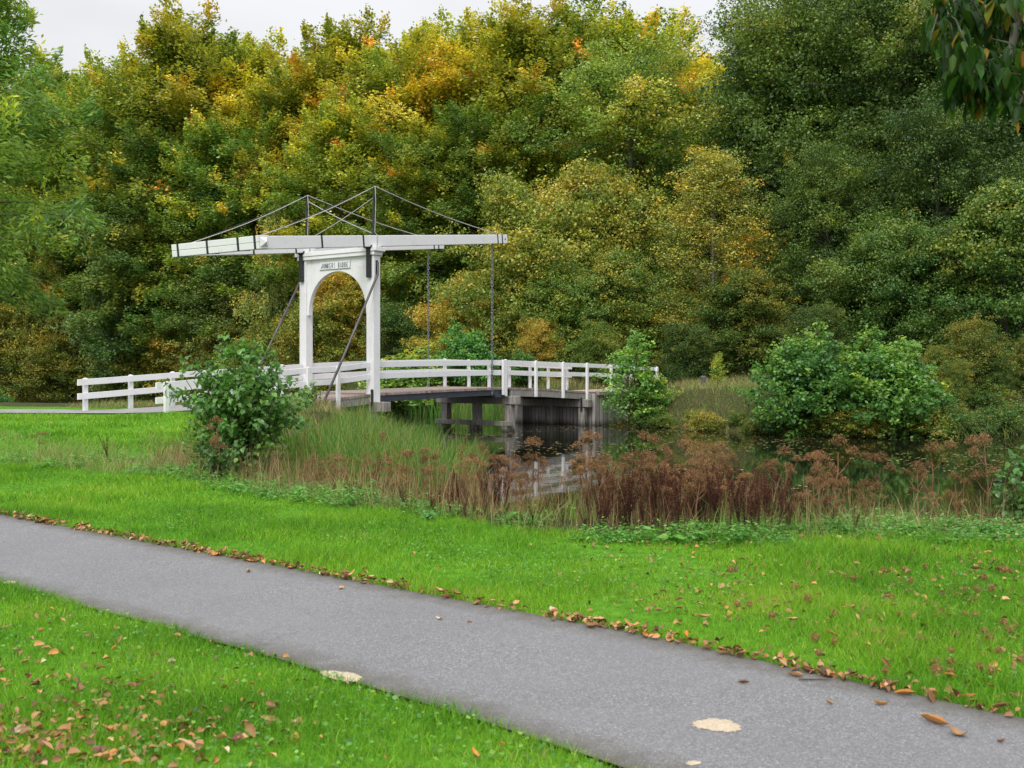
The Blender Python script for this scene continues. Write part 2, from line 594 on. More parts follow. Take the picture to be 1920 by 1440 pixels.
def height(x, y):
    x, y = np.asarray(x, float), np.asarray(y, float)
    dn, df = seg_dist(x, y, NEAR_SHORE), seg_dist(x, y, FAR_SHORE)
    ins = inside(x, y, POLY)
    nb = .46 * smooth(19, 27, y) + .03 * wob(x, y, 3, .5) * smooth(8, 16, y)
    nw = np.where(y > 30, 2.2, 4.4)
    hn = WATER + (nb - WATER) * smooth(-.1, 1, dn / nw)
    fb = .75 + .55 * smooth(2, 12, df) + np.clip(df - 10, 0, 200) * .07 + .10 * wob(x, y, 4, .35)
    hf = WATER + (fb - WATER) * smooth(-.05, 1, df / 2.6)
    h = np.where(df < dn, hf, hn)
    h = np.where(ins, WATER - np.minimum(1.0, .12 + .5 * np.minimum(dn, df)), h)
    # embankments that carry the path up to both ends of the bridge
    t = (x - BO[0]) * BU[0] + (y - BO[1]) * BU[1]
    s = (x - BO[0]) * BV[0] + (y - BO[1]) * BV[1]
    wl = smooth(-2.6, -3.3, t) * smooth(-12, -8, t) + smooth(T_AB + 1.0, T_AB + 1.3, t) * smooth(34, 24, t)
    ws = smooth(2.9, 1.75, np.abs(s - W_ / 2))
    w = np.clip(wl * ws, 0, 1)
    return h * (1 - w) + (deckz(t) - .03) * w


# near path outlines (far edge, near edge) on the ground
FAR_E = [(-30, 35.0), (-14, 19.6), (-5.94, 12.18), (-3.7, 10.35), (-1.59, 8.66), (.816, 6.70), (2.47, 5.10), (4.2, 3.3), (7, .1), (11, -5)]
NEAR_E = [(-30, 31.6), (-13, 16.4), (-4.03, 8.27), (-1.87, 6.55), (-.737, 5.57), (.098, 4.83), (.52, 4.44), (2.3, 2.55), (5, -.6), (9, -6)]
BELT = [(-30, 30), (-16, 22.5), (-9.07, 18.5), (-5.15, 16.2), (-3.26, 13.95), (-1.67, 12.6), (-.35, 11.5), (.756, 10.55), (2.32, 10.35), (5.26, 10.7), (12, 10.5), (40, 9.5)]


def interp_line(pl, x):
    pl = np.asarray(pl)
    return np.interp(x, pl[:, 0], pl[:, 1])


def smooth_line(pl, n=90):
    pl = np.asarray(pl, float)
    L = np.concatenate([[0], np.cumsum(np.hypot(*np.diff(pl, axis=0).T))])
    u = np.linspace(0, L[-1], n)
    q = np.stack([np.interp(u, L, pl[:, 0]), np.interp(u, L, pl[:, 1])], 1)
    for _ in range(2):
        q[1:-1] = (q[:-2] + 2 * q[1:-1] + q[2:]) / 4
    return q


def axis(a, b, parts):
    out = [np.arange(*p) for p in parts]
    return np.concatenate(out)


xs = np.concatenate([np.linspace(-420, -60, 24)[:-1], np.arange(-60, -16, 1.2), np.arange(-16, 16, .3), np.arange(16, 60, 1.2), np.linspace(60, 420, 24)])
ys = np.concatenate([np.linspace(-60, 0, 14)[:-1], np.arange(0, 52, .3), np.arange(52, 130, 1.3), np.linspace(130, 700, 30)])
GX, GY = np.meshgrid(xs, ys)
GZ = height(GX, GY) + .015 * wob(GX, GY, 9, 2.2) * (GY > 3)
onpath = (GY < interp_line(FAR_E, GX) + .15) & (GY > interp_line(NEAR_E, GX) - .15)
GZ = np.where(onpath, -.02, GZ)
nx_, ny_ = len(xs), len(ys)
idx = np.arange(nx_ * ny_).reshape(ny_, nx_)
Q = np.stack([idx[:-1, :-1].ravel(), idx[:-1, 1:].ravel(), idx[1:, 1:].ravel(), idx[1:, :-1].ravel()], 1)
me = np_mesh('ground', np.stack([GX.ravel(), GY.ravel(), GZ.ravel()], 1), [Q], None, M['ground'], True)
dn, df = seg_dist(GX, GY, NEAR_SHORE), seg_dist(GX, GY, FAR_SHORE)
zone = np.where(df < dn, 1.0 + np.maximum(smooth(5, 9, df), smooth(12, 14, GX) * (GX < 60)), np.where((GY > interp_line(BELT, GX)) & (dn < 5.5), 1.0, 0.0))
zone = np.where(inside(GX, GY, POLY), 2.0, zone)
at = me.attributes.new('zone', 'FLOAT', 'POINT')
at.data.foreach_set('value', zone.ravel().astype(np.float32))
tag(link('ground', me), kind='structure')


def strip(name, e0, e1, mat, lift, n=90, m=8, hfun=None):
    a, b = smooth_line(e0, n), smooth_line(e1, n)
    w = np.linspace(0, 1, m)[None, :, None]
    P = a[:, None, :] * (1 - w) + b[:, None, :] * w
    hf = hfun or height
    Z = hf(P[..., 0], P[..., 1]) + lift
    V = np.concatenate([P.reshape(-1, 2), Z.reshape(-1, 1)], 1)
    id2 = np.arange(n * m).reshape(n, m)
    q = np.stack([id2[:-1, :-1].ravel(), id2[1:, :-1].ravel(), id2[1:, 1:].ravel(), id2[:-1, 1:].ravel()], 1)
    me = np_mesh(name, V, [q], None, mat, True)
    at = me.attributes.new('edge', 'FLOAT', 'POINT')
    at.data.foreach_set('value', np.tile(np.abs(np.linspace(-1, 1, m)), n).astype(np.float32))
    return tag(link(name, me), kind='structure')


def ragged(pl, amp, seed, n=260):
    q = smooth_line(pl, n)
    k = amp * (wob(q[:, 0] * 1.0, q[:, 1], seed, 3.0) + .6 * wob(q[:, 0], q[:, 1], seed + 1, 9.0))
    q[:, 1] += k
    return q


pf, pn = ragged(FAR_E, .035, 21), ragged(NEAR_E, .05, 25)
strip('path', pf, pn, M['asphalt'], .006, 260, 15, lambda x, y: np.zeros_like(x))

# path from the bridge end off to the left, and the gravel path on the far bank
c = [bw(-2.9, W_ / 2), bw(-6, W_ / 2), bw(-8.6, W_ / 2 + .1), (bw(-9.6, W_ / 2)[0] - 1.8, 29.7), (-17, 28.9), (-30, 28.2), (-60, 27)]
cl = smooth_line(c, 80)
tn = unit(np.gradient(cl, axis=0))
nr = np.stack([-tn[:, 1], tn[:, 0]], 1)
strip('footpath', cl + nr * 1.3, cl - nr * 1.3, M['greypath'], .03, 80, 8)
c = [bw(T_AB + .8, W_ / 2), bw(T_AB + 4, W_ / 2), bw(T_AB + 9, W_ / 2 + .3), bw(T_AB + 14, W_ / 2 + 3)]
cl = smooth_line(c, 40)
tn = unit(np.gradient(cl, axis=0))
nr = np.stack([-tn[:, 1], tn[:, 0]], 1)
strip('gravel_path', cl + nr * 1.4, cl - nr * 1.4, M['dirtpath'], .05, 40, 8)

wv = [(-140, 8), (120, 8), (120, 135), (-140, 135)]
me = np_mesh('water', [(x, y, WATER) for x, y in wv], [np.array([[0, 1, 2, 3]])], None, M['water'])
tag(link('water', me), kind='structure')

# ------------------------------------------------------------------ the drawbridge
bridge = empty('drawbridge', (BO[0], BO[1], 0), B_ANG)
tag(bridge, 'white wooden drawbridge with arched gate, overhead beams and chains across the pond', 'bridge')


def part(mb, name, mat, parent=None, bevel=.012, sm=False):
    return mb.build(name, mat, parent or bridge, bevel, sm)


PW = .34
Ztop = Zb(0, 0, 479)
Zbeam = Zb(0, 0, 452)
portal = empty('gate')
portal.parent = bridge
for s in (0.0, W_):
    m = MB(); m.box(-PW / 2, PW / 2, s - PW / 2, s + PW / 2, .52, Ztop)
    part(m, 'gate_post', M['white'], portal, .02)
# arch panel between the posts
z_sp, z_ap = Zb(0, 0, 587), Zb(0, W_ / 2, 509)
y0, y1 = PW / 2, W_ - PW / 2
m = MB()
N = 36
aw = (y1 - y0) / 2 - .07
prof = []
for i in range(N + 1):
    a = math.pi * i / N
    prof.append(((y0 + y1) / 2 - math.cos(a) * aw, z_sp + (z_ap - z_sp) * math.sin(a) ** .93))
for xx0, xx1 in ((-.10, .05),):
    lo, hi = [], []
    pts = [(y0, z_sp)] + prof + [(y1, z_sp)]
    vs, fs = [], []
    for (yy, zz) in pts:
        vs += [(xx0, yy, zz), (xx0, yy, Ztop), (xx1, yy, zz), (xx1, yy, Ztop)]
    for i in range(len(pts) - 1):
        b0, b1 = 4 * i, 4 * i + 4
        fs += [(b0, b0 + 1, b1 + 1, b1), (b0 + 2, b1 + 2, b1 + 3, b0 + 3), (b0, b1, b1 + 2, b0 + 2), (b0 + 1, b0 + 3, b1 + 3, b1 + 1)]
    m.add(vs, fs)
part(m, 'arch_panel', M['white'], portal, 0)
# cap beam in two mouldings
ov = .16
m = MB()
m.box(-.215, .215, -PW / 2 - ov * .4, W_ + PW / 2 + ov * .4, Ztop + .001, Ztop + .13)
m.box(-.245, .245, -PW / 2 - ov, W_ + PW / 2 + ov, Ztop + .131, Zbeam - .215)
part(m, 'cap_beam', M['white'], portal, .012)

# name board with its lettering
yc, zc = W_ / 2 + .08, Zb(-.12, W_ / 2, 497.5)
sw, sh = 1.50, .265
m = MB(); m.box(-.128, -.1005, yc - sw / 2, yc + sw / 2, zc - sh / 2, zc + sh / 2)
board = part(m, 'name_board', M['signpaint'], portal, .004)
GL = {  # strokes of narrow capitals on a 0..1 x 0..1 cell (high-waisted, as on the board)
    'J': [((.75, 1), (.75, .2)), ((.75, .2), (.5, 0)), ((.5, 0), (.15, .08)), ((.15, .08), (.1, .35)), ((.1, .35), (.5, .42))],
    'O': [((.5, 1), (.12, .75)), ((.12, .75), (.12, .25)), ((.12, .25), (.5, 0)), ((.5, 0), (.88, .25)), ((.88, .25), (.88, .75)), ((.88, .75), (.5, 1))],
    'N': [((.1, 0), (.1, 1)), ((.1, 1), (.9, 0)), ((.9, 0), (.9, 1))],
    'K': [((.15, 0), (.15, 1)), ((.85, 1), (.15, .35)), ((.35, .52), (.9, 0))],
    'E': [((.15, 0), (.15, 1)), ((.15, 1), (.85, 1)), ((.15, .35), (.75, .35)), ((.15, 0), (.85, 0))],
    'R': [((.15, 0), (.15, 1)), ((.15, 1), (.7, 1)), ((.7, 1), (.85, .7)), ((.85, .7), (.7, .4)), ((.7, .4), (.15, .4)), ((.5, .4), (.9, 0))],
    'S': [((.85, .9), (.5, 1)), ((.5, 1), (.15, .8)), ((.15, .8), (.8, .35)), ((.8, .35), (.7, .05)), ((.7, .05), (.15, .05))],
    'B': [((.15, 0), (.15, 1)), ((.15, 1), (.65, 1)), ((.65, 1), (.75, .75)), ((.75, .75), (.6, .5)), ((.15, .5), (.6, .5)), ((.6, .5), (.88, .28)), ((.88, .28), (.65, 0)), ((.65, 0), (.15, 0))],
    'A': [((.08, 0), (.5, 1)), ((.5, 1), (.92, 0)), ((.2, .25), (.8, .25))],
    'D': [((.15, 0), (.15, 1)), ((.15, 1), (.6, .95)), ((.6, .95), (.88, .6)), ((.88, .6), (.88, .35)), ((.88, .35), (.6, .03)), ((.6, .03), (.15, 0))],
}
txt = 'JONKERS BADDE'
cw, chh, gap = .078, .175, .104
y_s = yc + gap * (len(txt) - 1) / 2 + cw / 2
lets = MB()
for i, ch in enumerate(txt):
    if ch == ' ':
        continue
    for (ax, az), (bx, bz) in GL[ch]:
        p0 = (-.131, y_s - i * gap - ax * cw, zc - chh / 2 + az * chh)
        p1 = (-.131, y_s - i * gap - bx * cw, zc - chh / 2 + bz * chh)
        vertical = abs(ax - bx) < .05
        lets.bar(p0, p1, .024 if vertical else .013, .004, (1, 0, 0))
ins_ = lets.build('lettering', M['ink'], portal)
fr = MB()  # shadow lines of the board, built as thin dark strips below and at right
for (a, b, c_, d_) in ((yc - sw / 2, yc + sw / 2, zc - sh / 2, zc - sh / 2 + .012),
                       (yc - sw / 2, yc - sw / 2 + .012, zc - sh / 2 + .012, zc + sh / 2)):
    fr.box(-.131, -.1285, a, b, c_, d_)
fr.build('board_shadow_line', M['steel'], portal)

# balance beams, tilted with the tips high
t_tail, t_tip = T(478, 0), T(947, 0)
z_tail, z_tip = Zb(t_tail, 0, 455.5), Zb(t_tip, 0, 448.5)
sl = (z_tip - z_tail) / (t_tip - t_tail)
zb0 = z_tail - sl * t_tail          # beam axis height over the gate
bd = Vector((1, 0, sl)).normalized()
bn = Vector((-sl, 0, 1)).normalized()


def on_beam(t, s, off=0.0):
    return Vector((t, s, zb0 + sl * t)) + bn * off


BH, BWD = .40, .27
ZL = []
for s in (0.0, W_):
    m = MB(); m.bar(on_beam(t_tail + .1, s), on_beam(t_tip, s), BWD, BH, bn, BWD * .92, BH * .88)
    beam = part(m, 'balance_beam', M['white'], None, .015)
    for tt in (-2.55, -.62, t_tip - .36, t_tip - 1.0 + .34):
        k = 1 - .12 * (tt - t_tail) / (t_tip - t_tail)
        m = MB(); m.bar(on_beam(tt - .035, s), on_beam(tt + .035, s), BWD * k + .02, BH * k + .02, bn)
        part(m, 'iron_strap', M['iron'], beam, 0)
    m = MB()
    e = on_beam(t_tip - .17, s)
    m.tube([e + Vector((0, -BWD / 2 - .004, 0)), e + Vector((0, BWD / 2 + .004, 0))], .03, 10)
    part(m, 'bolt', M['iron'], beam, 0)
    # bearing with the long iron plate on the gate post
    m = MB()
    m.bar(on_beam(-.42, s, -BH / 2 - .012), on_beam(.36, s, -BH / 2 - .012), .2, .024, bn)
    m.box(-.09, .09, s - .08, s + .08, Zbeam - .214, Zbeam - .205)
    part(m, 'bearing_plate', M['iron'], beam, 0)
    m = MB()
    zt = Zb(0, 0, 463)
    m.box(-.272, -.246, s - .085, s + .085, Zb(0, 0, 521), zt - .01)
    m.box(-.2455, -.171, s - .085, s + .085, Zb(0, 0, 521), Ztop - .01)
    m.bar((-.262, s, zt - .1), (-.262, s, zt + .03), .17, .03, (1, 0, 0), .42, .03)
    part(m, 'post_plate', M['iron'], portal, 0)
    # king post on top of the beam, with its head plate
    m = MB()
    kb, kt = on_beam(.05, s, BH / 2 - .01), Vector((.05, s, Zb(0, 0, 349)))
    m.bar(kb, kt, .085, .085, (0, 1, 0), .07, .07)
    m.bar(kb, kb + Vector((0, 0, .22)), .16, .10, (0, 1, 0), .09, .086)
    m.bar(kt + Vector((-.11, 0, -.03)), kt + Vector((.11, 0, -.03)), .07, .05)
    part(m, 'king_post', M['iron'], None, 0)
    ZL.append(kt)

# counterweight box across both tails
tw = t_tail - .02
m = MB()
cz = zb0 + sl * tw
L0, L1 = -.42, W_ + .42
for (za, zb_) in ((-.20, -.004), (.004, .20)):
    m.bar(on_beam(tw, L0, (za + zb_) / 2), on_beam(tw, L1, (za + zb_) / 2), .42, zb_ - za, bn)
cwt = part(m, 'counterweight_box', M['white'], None, .012)
for yy in (L0 + .16, L0 + .92, (L0 + L1) / 2 + .3, L1 - .32):
    m = MB(); m.bar(on_beam(tw, yy - .045), on_beam(tw, yy + .045), .44, .424, bn)
    part(m, 'iron_strap', M['iron'], cwt, 0)
m = MB()
c0 = on_beam(tw, L0)
a_, b_ = bd * .15, bn * .15
m.add([c0 - a_ - b_, c0 + a_ - b_, c0 + a_ + b_, c0 - a_ + b_, c0 + Vector((0, -.12, 0))], [(0, 1, 4), (1, 2, 4), (2, 3, 4), (3, 0, 4), (3, 2, 1, 0)])
part(m, 'end_boss', M['white'], cwt, 0)


def sag(p0, p1, s, n=9):
    return [p0.lerp(p1, i / n) + Vector((0, 0, -s * math.sin(math.pi * i / n))) for i in range(n + 1)]


for i, s in enumerate((0.0, W_)):
    kt = ZL[i]
    tipp, tail = on_beam(t_tip - .55, s, BH / 2), on_beam(t_tail + .15, s, BH / 2)
    for q, dy in (((tipp), .02), ((tail), .02)):
        m = MB(); m.tube(sag(kt + Vector((0, dy, -.03)), q + Vector((0, dy, 0)), .05), .013, 5)
        part(m, 'tension_rod', M['iron'], None, 0, True)
        m = MB(); m.tube(sag(kt + Vector((0, -.03, 0)), q + Vector((0, -.03, .01)), .11), .014, 5)
        part(m, 'cable', M['cable'], None, 0, True)
    m = MB(); m.tube([kt + Vector((-.03, -.06, .0)), kt + Vector((.0, -.065, -.5)), on_beam(.0, s, BH / 2) + Vector((.03, -.06, .1)), on_beam(.06, s - BWD / 2 - .015, BH / 2), on_beam(.02, s - BWD / 2 - .015, -BH / 2)], .012, 5)
    part(m, 'cable', M['cable'], None, 0, True)
for a, b in ((0, 1), (1, 0)):
    sb = (0.0, W_)[b]
    q = on_beam(.05, sb, BH / 2 + .05)
    m = MB(); m.tube(sag(ZL[a] + Vector((.02, 0, -.35 if a == 0 else -.2)), q, .06), .014, 5)
    part(m, 'cross_cable', M['cable'], None, 0, True)
    m = MB(); m.tube(sag(ZL[a] + Vector((.05, 0, -.40 if a == 0 else -.26)), q + Vector((.05, 0, 0)), .0), .011, 5)
    part(m, 'cross_rod', M['iron'], None, 0, True)

# lifting chains
for s in (0.0, W_):
    tc_ = T(922, 0)
    top = on_beam(tc_, s, -BH / 2 + .02)
    zbt = float(deckz(tc_)) - .27
    n = int((top.z - zbt) / .105)
    m = MB()
    for i in range(n + 1):
        zz = top.z - .04 - i * (top.z - .04 - zbt) / n
        tilt = .12 * math.sin(i * 1.7)
        m.ring((tc_, s - .02, zz), (0, 0, 1), (math.cos(i * 1.571 + .5 + tilt), math.sin(i * 1.571 + .5 + tilt), 0), .075, .042, .0135, 10, 5)
    part(m, 'lifting_chain', M['galv'], None, 0, True)

# slanting stay rods from the posts down to the bank
for s, so in ((0.0, -.23), (W_, .23)):
    tb = T(594, -.3)
    m = MB()
    zt = Zb(0, 0, 492)
    m.tube([(-.02, s + so, zt), (-.03, s + so, zt - .42), (tb * .5, s + so * 1.2, (zt - .42 + .08) / 2), (tb - .15, s + so * 1.4, -.12)], .042, 10)
    part(m, 'stay_rod', M['rod'], None, 0, True)
    m = MB(); m.box(-.075, .035, s + so * .76 - .018, s + so * .76 + .018, zt - .45, zt + .06)
    part(m, 'rod_bracket', M['iron'], portal, 0)

# lifting deck with its steel girders
t0, t1 = .22, T_PIER - .22


def deck_slab(ta, tb, za, zb_, s0, s1, n=14):
    m = MB()
    vs, fs = [], []
    tt = np.linspace(ta, tb, n)
    for t in tt:
        z = float(deckz(t))
        vs += [(t, s0, z + za), (t, s1, z + za), (t, s1, z + zb_), (t, s0, z + zb_)]
    for i in range(n - 1):
        a = 4 * i
        fs += [(a, a + 1, a + 5, a + 4), (a + 1, a + 2, a + 6, a + 5), (a + 2, a + 3, a + 7, a + 6), (a + 3, a, a + 4, a + 7)]
    fs += [(3, 2, 1, 0), (4 * n - 4, 4 * n - 3, 4 * n - 2, 4 * n - 1)]
    m.add(vs, fs)
    return m


E0, E1 = .05, W_ - .05
part(deck_slab(t0 - .02, t1, -.085, 0, E0 - .04, E1 + .04), 'lifting_deck', M['planks'], None, 0)
for s in (E0, (E0 + E1) / 2, E1 - .12):
    m = deck_slab(t0, t1 - .1, -.31, -.087, s, s + .12)
    part(m, 'steel_girder', M['steel'], None, .006)
m = MB()
zz = float(deckz(t1 - .2))
m.box(t1 - .75, t1 - .42, E0 - .1, E1 + .1, zz - .40, zz - .312)
part(m, 'end_girder', M['steel'], None, .006)
# fixed approach decks
part(deck_slab(-3.1, -.17, -.08, 0, -.02, W_ + .02), 'approach_deck', M['planks'], None, 0)
part(deck_slab(T_PIER - .19, T_AB + 1.5, -.08, 0, -.02, W_ + .02), 'approach_deck', M['planks'], None, 0)
for s in (0.0, W_ - .1):
    part(deck_slab(-3.1, -.18, -.34, -.082, s, s + .1), 'edge_beam', M['wood'], None, .008)
    part(deck_slab(T_PIER + .1, T_AB + .75, -.36, -.082, s, s + .1), 'edge_beam', M['wood'], None, .008)
for s in (W_ * .35, W_ * .65):
    part(deck_slab(T_PIER + .1, T_AB + .3, -.34, -.082, s, s + .14), 'edge_beam', M['wood'], None, 0)
# sill beam under the gate, piles below
zs1, zs0 = Zb(0, 0, 753), Zb(0, 0, 772)
m = MB(); m.box(-.02, .34, -.5, W_ + .5, zs0, zs1 - .012)
part(m, 'sill_beam', M['wood'], None, .015)
for s in (0.0, W_):
    m = MB(); m.box(-PW / 2, -.022, s - PW / 2, s + PW / 2, zs0 - .02, .519)
    m.box(-.13, .16, s - .15, s + .15, -1.9, zs0 - .021)
    part(m, 'pile', M['wood'], None, .015)
    m = MB(); m.box(-.20, -.171, s - .17, s - .06, zs0 - .05, Zb(0, 0, 730))
    part(m, 'iron_strap', M['iron'], None, 0)
for s in (.5, W_ - .5):
    m = MB(); m.box(-1.75, -1.4, s - .17, s + .17, -1.9, float(deckz(-1.6)) - .345)
    part(m, 'pile', M['wood'], None, .015)
m = MB(); m.box(-3.3, -3.12, -.15, W_ + .15, -1.2, float(deckz(-3.2)) - .03)
part(m, 'retaining_wall', M['boards'], None, 0)


def trestle(tp, zc1, zc0, wale):
    r = empty('trestle'); r.parent = bridge
    m = MB(); m.box(tp - .19, tp + .19, -.42, W_ + .42, zc0, zc1)
    m.build('cap_beam', M['wood'], r, .018)
    for s in (-.02, W_ / 2, W_ + .02):
        m = MB(); m.box(tp - .15, tp + .15, s - .16, s + .16, -2.0, zc0 - .002)
        m.build('pile', M['wood'], r, .018)
    if wale:
        za = Zb(tp, 0, 794)
        m = MB(); m.box(tp - .40, tp - .152, -.25, W_ + .3, za - .09, za + .10)
        m.build('waling', M['wood'], r, .015)
        for s in (-.02, W_ / 2, W_ + .02):
            m = MB(); m.box(tp - .38, tp - .155, s - .13, s + .13, -1.4, za - .092)
            m.build('fender_pile', M['wood'], r, .01)
    return r


tp = T_PIER + .02
trestle(tp, min(float(deckz(tp)) - .345, Zb(tp, 0, 740)), Zb(tp, 0, 758), True)
m = MB(); m.box(tp - .19, tp + .19, -.43, -.405, Zb(tp, 0, 757), Zb(tp, 0, 741))
tb = T_AB
trestle(tb, float(deckz(tb)) - .365, Zb(tb, 0, 763), False)
m = MB(); m.box(tb - .205, tb - .192, -.12, -.02, Zb(tb, 0, 770), Zb(tb, 0, 745))
part(m, 'iron_strap', M['iron'], None, 0)
# sheet-pile abutment and its wing wall
m = MB(); m.box(tb + .30, tb + .42, -.55, W_ + .7, -2.0, float(deckz(tb)) - .1)
part(m, 'abutment_wall', M['boards'], None, 0)
m = MB(); m.bar((tb + .36, -.55, (float(deckz(tb)) - .12 - 2.0) / 2), (tb + 2.3, -1.0, (float(deckz(tb)) - .12 - 2.0) / 2), .12, float(deckz(tb)) - .12 + 2.0)
part(m, 'wing_wall', M['boards'], None, 0)
m = MB(); m.bar((tb + .3, -.62, float(deckz(tb)) - .10), (tb + 2.3, -1.08, float(deckz(tb)) - .10), .2, .16)
part(m, 'wall_coping', M['wood'], None, .01)

RAILTOP = {}
for key, s_, pts_ in (('n', -.075, ((297, 717.5), (312, 717), (583, 689), (634, 687.5), (690, 679.5), (714, 677.5), (830, 675.5), (948, 675), (1005, 677.5), (1101, 681.5), (1150, 683.5), (1236, 689))),
                      ('f', W_ + .075, ((143, 711.5), (160, 710.5), (378, 694.5), (565, 682.5), (586, 680.5), (690, 676.5), (833, 673.5), (917, 677), (1072, 686)))):
    RAILTOP[key] = (np.array([T(p, s_) for p, y in pts_]), np.array([Zb(T(p, s_), s_, y) for p, y in pts_]))


def railing(ta, tb, s, posts, drop, side, ext0=.12, ext1=.12, rh=.18, name='railing'):
    r = empty(name); r.parent = bridge
    so = s + side * .085
    prof_ = RAILTOP['n' if s < 1 else 'f']
    top = lambda t: float(np.interp(t, *prof_))
    for t in posts:
        z, zt_ = float(deckz(t)), top(t)
        m = MB()
        m.box(t - .065, t + .065, s - .05, s + .05, z - drop, zt_ + .012)
        w = .065
        m.add([(t - w, s - .05, zt_ + .0125), (t + w, s - .05, zt_ + .0125), (t + w, s + .05, zt_ + .0125), (t - w, s + .05, zt_ + .0125), (t, s, zt_ + .04)],
              [(0, 1, 4), (1, 2, 4), (2, 3, 4), (3, 0, 4)])
        m.build('post', M['white'], r, .008)
    for hz in (-rh / 2, -.50):
        m = MB()
        n = max(2, int((tb - ta) / .8))
        tt = np.linspace(ta - ext0, tb + ext1, n)
        vs, fs = [], []
        for t in tt:
            z = top(t) + hz
            y0_, y1_ = so - .03, so + .03
            vs += [(t, y0_, z - rh / 2), (t, y1_, z - rh / 2), (t, y1_, z + rh / 2), (t, y0_, z + rh / 2)]
        for i in range(n - 1):
            a = 4 * i
            fs += [(a, a + 1, a + 5, a + 4), (a + 1, a + 2, a + 6, a + 5), (a + 2, a + 3, a + 7, a + 6), (a + 3, a, a + 4, a + 7)]
        fs += [(3, 2, 1, 0), (4 * n - 4, 4 * n - 3, 4 * n - 2, 4 * n - 1)]
        m.add(vs, fs)
        m.build('rail', M['white'], r, .006)
    return r


sn, sf = -.075, W_ + .075
pn_ = [T(312, sn) + i * (T(634, sn) - T(312, sn)) / 5 for i in range(6)]
railing(pn_[0], -.2, sn, pn_, .38, 1, .28, 0.0)
pf_ = [T(160, sf) + i * (-1.1 - T(160, sf)) / 5 for i in range(6)]
railing(pf_[0], -.2, sf, pf_, .38, -1, .30, 0.0)
railing(.2, T_PIER - .12, sn + .03, [], 0, 1, 0, 0, .21)
railing(.2, T_PIER - .12, sf - .03, [], 0, -1, 0, 0, .21)
tn_ = [T(p, sn) for p in (948, 1005, 1056, 1101, 1146, 1190, 1232)]
railing(tn_[0], tn_[-1], sn, tn_, .36, 1, .05, .2)
tf_ = [T(p, sf) for p in (834, 879, 917, 955, 994, 1028, 1063)]
railing(tf_[0], tf_[-1], sf, tf_, .36, -1, .05, .3)
m = MB(); z = float(deckz(tn_[0]))
m.box(tn_[0] - .20, tn_[0] - .067, sn - .05, sn + .05, Zb(tp, 0, 740) + .002, float(np.interp(tn_[0], *RAILTOP['n'])) + .01)
part(m, 'end_post', M['white'], None, .008)

# ------------------------------------------------------------------ vegetation builders
def leaf_quads(P, N, D, L, Wd, fold=.12):
    """one folded diamond per leaf; P base centre, N normal, D direction of the midrib"""
    D = unit(D)
    S = unit(np.cross(N, D))
    N = np.cross(D, S)
    L, Wd = np.asarray(L)[:, None], np.asarray(Wd)[:, None]
    n = len(P)
    V = np.stack([P - D * L * .5, P - D * L * .02 + S * Wd * .5 + N * Wd * fold, P + D * L * .5, P - D * L * .02 - S * Wd * .5 + N * Wd * fold], 1).reshape(-1, 3)
    return V, np.arange(4 * n, dtype=np.int32).reshape(n, 4)


def big_leaves(P, N, D, L, Wd, fold=.18, droop=.2):
    """six-sided leaf in two halves for plants near the camera"""
    D = unit(D)
    S = unit(np.cross(N, D))
    N = np.cross(D, S)
    L, Wd = np.asarray(L)[:, None], np.asarray(Wd)[:, None]
    n = len(P)
    up = N * Wd * fold
    V = np.stack([P, P + D * L * .3 + S * Wd * .48 + up, P + D * L * .72 + S * Wd * .38 + up - N * L * droop * .4, P + D * L - N * L * droop,
                  P + D * L * .72 - S * Wd * .38 + up - N * L * droop * .4, P + D * L * .3 - S * Wd * .48 + up, P + D * L * .55 - N * L * droop * .2], 1).reshape(-1, 3)
    b = (np.arange(n) * 7)[:, None]
    q = np.concatenate([b + np.array([[0, 6, 2, 1]]), b + np.array([[6, 3, 2, 2]]), b + np.array([[0, 5, 4, 6]]), b + np.array([[6, 4, 3, 3]])], 0)
    quads = np.concatenate([b + np.array([[0, 6, 2, 1]]), b + np.array([[0, 5, 4, 6]])], 0)
    tris = np.concatenate([b + np.array([[6, 3, 2]]), b + np.array([[6, 4, 3]])], 0)
    return V, quads, tris


def blades(P, H, Wd, lean, az, bend=.5, segs=2):
    """grass blades: P roots (n,3)"""
    n = len(P)
    d = np.stack([np.cos(az), np.sin(az), np.zeros(n)], 1)
    fa = R.uniform(0, 6.283, n)
    s = np.stack([np.cos(fa), np.sin(fa), np.zeros(n)], 1)
    rows = []
    for k in range(segs + 1):
        q = k / segs
        c = P + d * (H * lean * (q ** (1 + bend)))[:, None]
        c[:, 2] += H * (q - .25 * lean * q * q)
        wd = Wd * (1 - q) ** .6 * .5
        if k < segs:
            rows += [c - s * wd[:, None], c + s * wd[:, None]]
        else:
            rows.append(c)
    V = np.stack(rows, 1).reshape(-1, 3)
    m = 2 * segs + 1
    b = (np.arange(n) * m)[:, None]
    quads = [b + np.array([[2 * k, 2 * k + 1, 2 * k + 3, 2 * k + 2]]) for k in range(segs - 1)]
    tri = b + np.array([[2 * segs - 2, 2 * segs - 1, 2 * segs]])
    return V, quads, tri


def tube_np(mb, pts, r0, r1, n=5):
    k = len(pts)
    mb.tube([tuple(p) for p in pts], [r0 + (r1 - r0) * i / (k - 1) for i in range(k)], n, False)


def mesh_of(mb, name, mat, sm=True):
    me = bpy.data.meshes.new(name)
    me.from_pydata(mb.v, [], mb.f)
    me.update()
    if sm:
        me.polygons.foreach_set('use_smooth', [True] * len(me.polygons))
    me.materials.append(mat)
    return me


